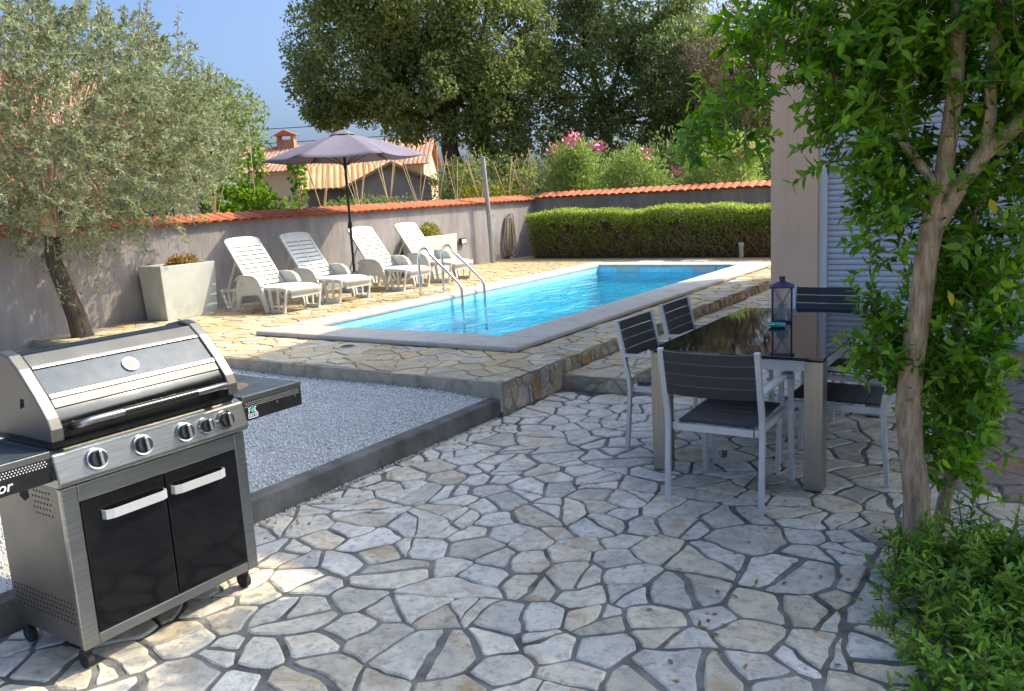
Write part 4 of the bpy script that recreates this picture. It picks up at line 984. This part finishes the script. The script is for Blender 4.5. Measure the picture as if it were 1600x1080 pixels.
leaf_obj('crown', pp, dd, rand_dirs(n)+np.array([0, 0, .4]), rng.uniform(.05, .08, n), .0165, L_OLIVE, ol, vv, 'quad', .08)

# ------------------------------------------------------------------ hedge, oleanders, vines
hg = empty('hedge', (-7.0, 16.3, ZT), 0, 'long clipped box hedge with brown bare twigs before the back wall', 'hedge')
hx0, hx1, hy0, hy1, hz1 = -3.10, 4.0, -.38, .45, .955
n = 34000; P = np.empty((n, 3)); Nn = np.empty((n, 3)); face = rng.random(n)
P[:, 0] = rng.uniform(hx0, hx1, n); wob = .03*np.sin(P[:, 0]*2.3)+.02*np.sin(P[:, 0]*5.1+1)
topm = face < .42; fm_ = ~topm
zz = rng.uniform(0, 1, n); P[topm, 1] = rng.uniform(hy0, hy1, topm.sum()); P[topm, 2] = hz1+wob[topm]+rng.normal(0, .025, topm.sum()); Nn[topm] = (0, 0, 1)
P[fm_, 2] = zz[fm_]**.62*(hz1+wob[fm_]); P[fm_, 1] = hy0+.02+rng.normal(0, .03, fm_.sum())+.13*(1-zz[fm_])+np.abs(rng.normal(0, .07, fm_.sum())); Nn[fm_] = (0, -1, .3)
var = np.clip(.25+.30*(P[:, 2]/hz1)**3+rng.normal(0, .18, n), 0, 1); var = np.where(topm, np.clip(.66+rng.normal(0, .15, n), 0, 1), var)  # sunlit top put into the leaf tone: top lighter, face darker lower down
keep = np.array([t_ or mnoise.noise((p[0]*2.3, p[2]*3.2, 4.4))+.5*mnoise.noise((p[0]*6, p[2]*7, 9.4)) < .40+.5*max(0, p[2]/hz1-.55) for p, t_ in zip(P, topm)])
P, Nn, var = P[keep], Nn[keep], var[keep]; n = len(P)
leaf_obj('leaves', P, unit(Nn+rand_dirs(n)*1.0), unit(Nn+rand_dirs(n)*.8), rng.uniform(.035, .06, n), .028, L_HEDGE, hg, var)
tw = MB()
for k in range(620):
    x = random.uniform(hx0, hx1); z0 = random.uniform(.0, .5); p0 = Vector((x, hy0+.20, z0)); p1 = p0+Vector((random.uniform(-.22, .22), random.uniform(-.20, -.08), random.uniform(.1, .36))); tw.tube([p0, p0.lerp(p1, .5)+Vector((random.uniform(-.04, .04), 0, .02)), p1], [.007, .005, .003], 4)
tag(tw.build('twigs', M['hedge_twig'], hg), kind='stuff')
MB().box((hx0+.05, hy0+.25, 0), (hx1-.05, hy1, hz1-.08)).build('core', M['hedge_core'], hg)  # brown filler block, its dark colour stands in for shadow inside the hedge

def bush(name, label, base, lobes, leaf, per, mt, cat='shrub', group=None, aspect=.22, flowers=None, bv=.5, stems=10, up=.5):
    o = empty(name, base, 0, label, cat, group); cl = [ellipsoid_clumps(n_, c, r, cr*.6, cr*1.2, .45, .05) for c, r, n_, cr in lobes]; cl = np.vstack(cl); sb = MB()
    limbs(sb, (0, 0, -.05), [tuple(cl[i, :3]) for i in rng.choice(len(cl), min(stems, len(cl)), replace=False)], .02, .05, sides=5); sb.build('stems', M['bark'], o, True)
    C_ = np.repeat(cl[:, :3], per, 0); n_ = len(C_); dd_ = rand_dirs(n_); P_ = C_+dd_*np.repeat(cl[:, 3], per)[:, None]*rng.uniform(.2, 1, n_)[:, None]**.5
    D_ = unit(dd_+rand_dirs(n_)*.6+np.array([0, 0, up])); v_ = np.clip(bv+np.repeat(rng.uniform(-.2, .2, len(cl)), per)+rng.normal(0, .2, n_), 0, 1)
    leaf_obj('foliage', P_, D_, rand_dirs(n_)+np.array([0, 0, .6]), leaf*rng.uniform(.7, 1.25, n_), leaf*aspect, mt, o, v_, 'quad', .12)
    for f_ in (flowers or []):
        fb = MB()
        for _ in range(26):
            c_ = Vector(f_)+Vector((random.gauss(0, .09), random.gauss(0, .09), random.gauss(0, .07))); nr = Vector((random.gauss(0, 1), random.gauss(-.6, 1), random.gauss(.6, 1))).normalized(); fb.disc(c_, nr, .012, .004, 5, .036)
        tag(fb.build('flower_cluster', M['pink'], o), kind='stuff')
    return o
bush('oleander', 'tall oleander bush with pink flowers beyond the wall corner', (-10.1, 18.5, 1.1), [((0, 0, .8), (.85, .6, .8), 90, .26), ((-.2, 0, 1.35), (.55, .5, .45), 40, .22)], .13, 55, L_OLEA, group='oleanders beyond the back wall', flowers=[(-.08, -.3, 1.80), (.14, -.35, 1.86), (.62, -.3, 1.62), (.72, -.35, 1.60), (-.45, -.4, 1.62), (.0, -.4, 1.72)])
bush('oleander', 'green oleander without flowers, middle of the three beyond the back wall', (-8.55, 18.5, 1.1), [((0, 0, .65), (.8, .6, .72), 85, .24)], .13, 55, L_OLEA, group='oleanders beyond the back wall', bv=.52, flowers=[(.35, -.3, 1.35)])
bush('oleander', 'pale green oleander with few pink tips nearest the house', (-6.5, 18.5, 1.1), [((0, 0, .65), (1.05, .6, .75), 95, .25), ((.35, 0, 1.15), (.35, .4, .4), 25, .2)], .13, 55, L_OLEA, group='oleanders beyond the back wall', bv=.62, flowers=[(.62, -.3, 1.25), (-.95, -.3, .85)])
bush('vine_bush', 'bright green leafy bean bush growing behind the wall left of the parasol', (-11.55, 9.7, 1.1), [((0, 0, .55), (.3, .95, .40), 46, .17), ((0, -.55, .85), (.2, .28, .25), 12, .14)], .085, 44, L_VINE, aspect=.8, bv=.6)
bush('climbing_plant', 'bean plant climbing the cane left of the parasol', (-11.5, 9.75, 1.1), [((0, 0, 1.2), (.10, .16, .55), 12, .12)], .085, 22, L_VINE, aspect=.8, group='climbing bean plants')
bush('climbing_plant', 'bean plant climbing the cane under the parasol rim', (-11.5, 10.75, 1.1), [((0, 0, 1.15), (.10, .14, .48), 12, .11)], .085, 22, L_VINE, aspect=.8, group='climbing bean plants')
bush('low_shrub', 'greyish low shrub behind the wall under the outbuilding', (-13.4, 14.4, 1.1), [((0, 0, .36), (.5, 2.4, .26), 80, .2)], .07, 60, L_OAK2, aspect=.5, bv=.5)
bush('low_shrub', 'yellowing bean row behind the wall below the oak', (-11.5, 17.0, 1.1), [((0, 0, .5), (.35, 1.6, .38), 50, .18)], .08, 46, L_SUCC, aspect=.6, bv=.35)
bush('low_shrub', 'dim green undergrowth around the oak trunk', (-15.4, 22.2, 1.1), [((0, 0, .9), (1.9, 1.6, .9), 80, .4)], .12, 70, L_OAK, aspect=.5, bv=.45)
bush('low_shrub', 'dense dark undergrowth behind the oleanders', (-9.5, 23.0, 1.1), [((0, 0, .9), (5.2, 1.2, 1.0), 190, .45)], .12, 75, L_OAK2, aspect=.5, bv=.3)

# bean canes tied together behind the wall
cane_y = ((8.72, 1.05, 5), (9.54, 1.45, 1), (11.05, .88, 4), (12.02, .88, 5), (12.87, 1.0, 4), (13.77, .82, 4), (14.43, 1.15, 3), (15.09, 1.02, 4), (16.0, .9, 4), (17.15, .95, 3), (17.81, 1.05, 5), (18.45, 1.1, 2))
where = ('behind the olive crown', 'single tall one left of the parasol', 'under the left half of the parasol', 'just right of the parasol pole', 'before the outbuilding gable', 'at the right end of the outbuilding', 'right of the outbuilding', 'before the oak trunk', 'left of the grey post top', 'right of the grey post', 'second right of the grey post', 'nearest the pink oleander')
for (y, hh, n_), wh in zip(cane_y, where):
    o = empty('bean_canes', (-11.30, y, 1.15), 0, 'bundle of bamboo bean canes '+wh if n_ > 1 else 'bamboo bean cane, '+wh, 'canes', 'bean canes behind the wall')
    for k in range(n_):
        a = 2*PI*k/n_+random.uniform(-.5, .5); r0, r1 = (.10, .20+.14*random.random()) if n_ > 1 else (0, .02); L_ = hh+.5+random.uniform(-.16, .08)
        MB().tube([(-math.cos(a)*r0, -math.sin(a)*r0, 0), (math.cos(a)*r1, math.sin(a)*r1, L_)], .0085, 6).build('cane', M['cane'], o)
    if n_ > 1: MB().tube([(math.cos(t)*.03, math.sin(t)*.03, .44+.06*math.sin(2*t)) for t in np.linspace(0, 2*PI, 9)[:-1]], .006, 5, closed=True).build('tie', M['hose'], o)

# ------------------------------------------------------------------ planters, post, hose, lamp, pipe, ladder
def planter(label, x0, x1, y0, y1, plant):
    o = empty('planter', ((x0+x1)/2, (y0+y1)/2, ZT+.002), 0, label, 'planter', 'tall planters by the wall'); a, b = (x1-x0)/2, (y1-y0)/2; h_ = .735; k = .925; t_ = .025
    pb = MB()
    for s_, z_ in ((k, 0), (1, h_)): pb.v += [(-a*s_, -b*s_, z_), (a*s_, -b*s_, z_), (a*s_, b*s_, z_), (-a*s_, b*s_, z_)]
    for z_ in (h_, h_-.07): pb.v += [(-a+t_, -b+t_, z_), (a-t_, -b+t_, z_), (a-t_, b-t_, z_), (-a+t_, b-t_, z_)]
    pb.f += [(3, 2, 1, 0)]
    for i in range(3):
        for q_ in range(4): pb.f.append((4*i+q_, 4*i+(q_+1) % 4, 4*i+4+(q_+1) % 4, 4*i+4+q_))
    pb.build('tub', M['planter'], o, bev=.006); MB().box((-a+.03, -b+.03, h_-.10), (a-.03, b-.03, h_-.05)).build('soil', M['soil'], o)
    c, r, n_, mt, leaf = plant; cl = ellipsoid_clumps(n_, c, r, .05, .09, .2); clump_crown('plant', cl, 26, leaf, mt, o, aspect=.45, base_var=.55)
    return o
planter('tall grey tapered planter with dry rusty plant at the left end', -10.56, -10.06, 6.80, 7.67, ((0, .08, .75), (.1, .20, .06), 26, L_RUST, .06))
planter('tall grey tapered planter with yellow green plant behind the ladder', -10.56, -10.06, 12.28, 13.36, ((0, -.15, .78), (.16, .40, .14), 60, L_SUCC, .075))

po = empty('shower_post', (-10.36, 14.98, ZT), 0, 'tall grey metal post leaning slightly before the wall', 'post')
MB().tube([(0, 0, 0), (-.02, -.03, 1.1), (-.05, -.09, 2.22)], .052, 14).build('pipe', M['post'], po, True); MB().lathe([(.055, 2.21), (.055, 2.235), (.02, 2.245)], 14, (-.05, -.09, 0)).build('cap', M['post'], po)
MB().tube([(.05, -.02, 1.02), (.085, -.02, 1.02), (.09, -.02, .98)], .010, 6).build('tap', M['chrome'], po); MB().lathe([(.08, 0), (.08, .012)], 14).build('base_plate', M['post'], po)
ho = empty('garden_hose', (-10.54, 15.98, ZT), 0, 'long coiled garden hose hanging on the wall left of the hedge', 'hose')
hk = MB()
for k in range(15):
    w_ = .12+random.uniform(0, .11); t0 = .98+random.uniform(-.06, .05); b0 = .03+random.uniform(0, .10); x_ = -.03+.012*(k % 7); oy = random.uniform(-.07, .07); pts = []
    for i in range(20):
        t = 2*PI*i/20; pts.append((x_+.01*math.sin(3*t), oy+math.sin(t)*w_*(1-.45*math.cos(t))*.8, (t0+b0)/2+math.cos(t)*(t0-b0)/2))
    hk = MB().tube(pts, .0115, 6, closed=True); hk.build('coil', M['hose'], ho, True)
MB().tube([(-.07, 0, .86), (.05, 0, .86), (.07, 0, .90)], .012, 6).build('hook', M['post'], ho)
wl = empty('wall_lamp', (WX, 14.22, .79), 0, 'small black floodlight on the wall right of the far planter', 'lamp'); MB().box((.03, -.10, -.06), (.09, .10, .07)).build('housing', M['black_plastic'], wl, bev=.006); MB().box((.0905, -.078, -.04), (.094, .078, .05)).build('lens', M['lens'], wl); MB().box((.0, -.03, -.03), (.03, .03, .03)).build('bracket', M['black_plastic'], wl)
vp = empty('vent_pipe', (-5.21, 15.83, ZT), 0, 'short grey plastic pipe standing before the hedge near the house', 'pipe'); MB().lathe([(.045, 0), (.045, .22)], 14).build('pipe', M['post'], vp, True); MB().lathe([(.058, .2205), (.058, .29), (.05, .30)], 14).build('cap', M['post'], vp, True)
cm = empty('security_camera', (WX+.02, BY+.10, 1.70), 0, 'small dark camera on the wall corner beside the oleander', 'camera'); MB().lathe([(.05, 0), (.05, .03)], 10).build('mount', M['black_plastic'], cm); MB().tube([(0, 0, .07), (.14, -.16, .06)], .04, 10).build('body', M['black_plastic'], cm, True)

ld = empty('pool_ladder', (-7.6, 9.95, ZT+.05), 0, 'stainless pool ladder with two curved handrails', 'ladder')
for s_, yy in ((0, -.28), (1, .28)):
    pts = [(-.42, yy, -.04), (-.42, yy, .42)]
    for i in range(9): t = PI*i/8*.86; pts.append((-.30-.12*math.cos(t)-.0, yy, .50+.17*math.sin(t)))
    pts += [(.10, yy, .33), (.30, yy, .16), (.335, yy, .08), (.34, yy, -.6)]
    MB().tube(pts, .0215, 12).build('handrail', M['chrome'], ld, True)
    MB().lathe([(.045, 0), (.045, .008), (.03, .014)], 16, (-.42, yy, .003)).build('flange', M['chrome'], ld)
for z_ in (-.28, -.50): MB().box((.30, -.26, z_), (.38, .26, z_+.02)).build('rung', M['white_plastic'], ld, bev=.004)

# ------------------------------------------------------------------ pomegranate tree and shrub
LEAFV, lo_, sz_, _k = leaf_geo(np.zeros((1, 3)), np.array([[1., 0, 0]]), np.array([[0, 0, 1.]]), 1.0, .36, 'fold', .16)
def leaf_proto(mt, v): return fast_mesh('leaf', LEAFV, lo_, sz_, mt, np.full(8, v))
def shoots(origin, regions, leaf_len, per_m, up=.6):
    """twigs with opposite leaves; regions: centre, radii, twigs, (min, max twig length), outward pull"""
    Ps, Ds, Ns, Ls, Vs, tw_ = [], [], [], [], [], []
    zs, xs, gap_ = ([0, .5, .66, 1.1, 1.5, 1.64, 2.0, 2.4, 3], [0, -.035, -.052, -.02, .022, .048, .083, .084, .1], origin)
    for c, r, n_, (l0, l1), out in regions:
        c = np.array(c, float); r = np.array(r, float)
        for _ in range(n_):
            dd_ = unit(rng.normal(size=3)); p0 = c+dd_*r*rng.uniform(.1, 1)**(1/2.4)
            if gap_ and p0[1] < .12 and abs(p0[0]-np.interp(p0[2], zs, xs)) < .12 and not .72 < p0[2] < .98 and rng.random() < gap_: continue      # few shoots hide the trunk
            sd = unit(dd_*out+rng.normal(size=3)*.5+np.array([0, 0, up])); ln_ = rng.uniform(l0, l1)
            m_ = max(3, int(ln_*per_m)); side = unit(np.cross(sd, rng.normal(size=3))); cv = rng.uniform(-.2, .2)
            bend = rng.normal(size=3)*.12*ln_; tw_.append((p0, p0+sd*ln_*.5+bend*.25, p0+sd*ln_+bend))
            for k in range(m_):
                t = (k+.6)/m_; base = p0+sd*ln_*t+bend*t*t; a = k*PI/2+rng.uniform(-.4, .4); s1 = side*math.cos(a)+np.cross(sd, side)*math.sin(a)
                for s_ in (1, -1):
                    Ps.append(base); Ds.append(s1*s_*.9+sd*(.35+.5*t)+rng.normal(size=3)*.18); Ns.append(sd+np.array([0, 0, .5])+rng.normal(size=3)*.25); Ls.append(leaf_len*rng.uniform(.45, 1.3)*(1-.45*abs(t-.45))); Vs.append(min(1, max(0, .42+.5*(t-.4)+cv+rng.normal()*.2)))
    return np.array(Ps), np.array(Ds), np.array(Ns), np.array(Ls), np.array(Vs), tw_
def leafy(parent, data, mt, nearest, cam_local, ratio=.36, fold_d=.16):
    P, Dn, Nn, Ln, Vr, tw_ = data; dist = np.linalg.norm(P-np.array(cam_local), axis=1)
    dirc = P-np.array(cam_local); order = np.argsort(dist/ Ln + rng.uniform(0, 1, len(P))*12)
    r_ = np.array(_r); u_ = np.array(_u); f_ = -np.array(_b); zc = dirc@f_; vis = (np.abs(dirc@r_/np.maximum(zc, .01)) < .6) & (np.abs(dirc@u_/np.maximum(zc, .01)) < .4) & (zc > .3)
    order = [i for i in order if vis[i]][:nearest]; single = np.zeros(len(P), bool); single[order] = True
    V, lo, sz, k = leaf_geo(P[~single], Dn[~single], Nn[~single], Ln[~single], Ln[~single]*ratio, 'fold', fold_d)
    crown = tag(link('crown', fast_mesh('crown', V, lo, sz, mt, np.repeat(Vr[~single], k)), None, parent), kind='stuff')
    protos = [leaf_proto(mt, v) for v in (.15, .35, .5, .65, .85)]
    for i in order:
        o = link('leaf', protos[min(4, int(Vr[i]*5))], None, parent); x = Vector(Dn[i]).normalized(); z = Vector(Nn[i]); z = (z-x*z.dot(x)).normalized(); y = z.cross(x)
        o.matrix_local = Matrix.Translation(Vector(P[i])) @ Matrix((x, y, z)).transposed().to_4x4() @ Matrix.Scale(Ln[i], 4)
    tb2 = MB()
    for a, b, c in tw_: tb2.tube([a, b, c], [.0035, .0028, .0015], 3, cap=False)
    tag(tb2.build('twigs', M['twig'], parent), kind='stuff')
    return crown
TB = (-.514, 4.0, 0)
pt = empty('pomegranate_tree', TB, 0, 'small glossy leaved tree with pale trunk beside the table', 'tree')
MB().tube([(0, 0, -.03), (-.005, 0, .25), (-.035, 0, .50), (-.052, .01, .66), (-.045, .02, .85), (-.02, .02, 1.10), (.0, .02, 1.34), (.022, .03, 1.50), (.048, .04, 1.64), (.083, .05, 2.0), (.084, .08, 2.4), (.1, .1, 2.9)],
          [.066, .057, .052, .056, .050, .048, .047, .048, .037, .034, .029, .021], 14).build('trunk', M['bark'], pt, True)
bb = MB(); bb.tube([(.01, .02, 1.42), (.10, .03, 1.60), (.20, .04, 1.76), (.33, .05, 1.88), (.60, .15, 2.05), (1.0, .5, 2.5), (1.5, .8, 3.1)], [.040, .036, .034, .032, .028, .022, .015], 10)
bb.tube([(.20, .04, 1.75), (.215, .05, 1.9), (.21, .06, 2.1), (.25, .1, 2.5), (.4, .3, 3.1)], [.026, .023, .022, .02, .012], 8)
bb.tube([(.04, .03, 1.62), (-.15, -.02, 1.9), (-.45, -.05, 2.2), (-.8, -.1, 2.45)], [.022, .016, .012, .006], 7); bb.tube([(.06, .2, 0), (.12, .22, .4), (.10, .24, .9), (.16, .25, 1.5)], [.034, .03, .026, .016], 8)
for t_ in ((.9, .9, 3.4), (1.9, 1.2, 3.5), (2.3, .6, 3.2), (1.3, 1.6, 3.7)): limbs(bb, (1.0, .5, 2.5), [t_], .016, .08)
bb.build('limbs', M['bark'], pt, True)
reg = [((-.33, -.02, 2.32), (.50, .30, .28), 165, (.10, .26), .5), ((-.15, .05, 1.95), (.34, .26, .30), 120, (.10, .24), .4), ((.20, .12, 2.25), (.42, .32, .36), 170, (.10, .25), .4), ((.52, .15, 2.15), (.34, .32, .50), 130, (.10, .25), .4),
       ((-.12, .06, 1.55), (.14, .16, .26), 62, (.09, .20), .5), ((.17, .16, 1.45), (.19, .16, .40), 95, (.09, .20), .4), ((.12, .14, 1.0), (.22, .17, .36), 125, (.08, .18), .5), ((-.15, .02, .93), (.10, .13, .22), 44, (.08, .18), .6),
       ((.13, .14, .60), (.13, .13, .34), 85, (.08, .17), .6), ((-.72, -.28, 1.98), (.10, .10, .16), 14, (.10, .20), .4), ((-.86, -.36, 1.84), (.10, .08, .08), 9, (.10, .2), .4),
       ((.33, .12, 1.72), (.10, .12, .14), 12, (.08, .18), .5)]
camL = (0-TB[0], 0-TB[1], 1.7)
reg = [(c, r, int(n_*1.75), l, o_) for c, r, n_, l, o_ in reg]
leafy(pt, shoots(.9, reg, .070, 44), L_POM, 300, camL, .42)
# unseen crown clumps added above the frame, placed to shade the patio
up_cl = np.vstack([ellipsoid_clumps(80, (.80, .95, 3.4), (.62, .8, .5), .16, .32, .2), ellipsoid_clumps(170, (1.35, 1.0, 3.35), (1.35, 1.1, .60), .16, .32, .2), ellipsoid_clumps(34, (.2, .3, 3.1), (.7, .6, .35), .16, .3, .2), ellipsoid_clumps(50, (2.6, .4, 3.3), (.9, .9, .5), .16, .32, .2)])
clump_crown('shade_crown', up_cl, 95, .085, L_POM, pt, aspect=.45)
yl = leaf_proto(L_POMY, .5)
for p_, rx in (((.10, -.10, 1.21), 1.2), ((.235, -.06, 1.58), 1.9)):
    o = link('yellow_leaf', yl, None, pt); o['label'] = 'yellowed leaf hanging beside the trunk'; o.location = p_; o.scale = (.075, .085, .075); o.rotation_euler = (rx, 1.2, .4)

SB = (-.15, 3.43, 0)
sbh = empty('leafy_shrub', SB, 0, 'low bright green leafy shrub at the foot of the tree', 'shrub')
reg = [((.0, .0, .05), (.40, .62, .09), 420, (.07, .17), .5), ((.42, .05, .10), (.42, .62, .12), 330, (.08, .19), .5), ((-.15, .30, .06), (.26, .28, .09), 110, (.07, .17), .5), ((.1, -.45, .05), (.36, .35, .08), 170, (.07, .16), .5), ((-.05, .30, .16), (.30, .30, .05), 12, (.14, .26), .2), ((.4, .2, .2), (.3, .4, .05), 14, (.16, .28), .2)]
data = shoots(None, reg, .052, 60, 1.0); leafy(sbh, data, L_SHRUB, 300, (-SB[0], -SB[1], 1.7), .34)
tall = MB()
MB().lathe([(.30, -.002), (.25, .02), (.1, .03)], 20).build('soil_mound', M['soil'], sbh, True)

# leaf litter on the paving round the tree and along the kerb
n = 190; lp = np.array([(rng.normal(-.55, .55), rng.normal(3.5, .8), .004) if rng.random() < .7 else (-3.6+abs(rng.normal(0, .12)), rng.uniform(2.6, 5.1), .004) for _ in range(n)])
lp = lp[(lp[:, 1] > 1.5) & (lp[:, 0] < .3)]; n = len(lp); ld_ = np.column_stack([rng.normal(size=(n, 2)), rng.normal(0, .12, n)])
leaf_obj('fallen_leaves', lp, ld_, np.array([0, 0, 1.])+rand_dirs(n)*.25, rng.uniform(.02, .05, n), .016, L_RUST, patio, rng.random(n), 'fold', .05)
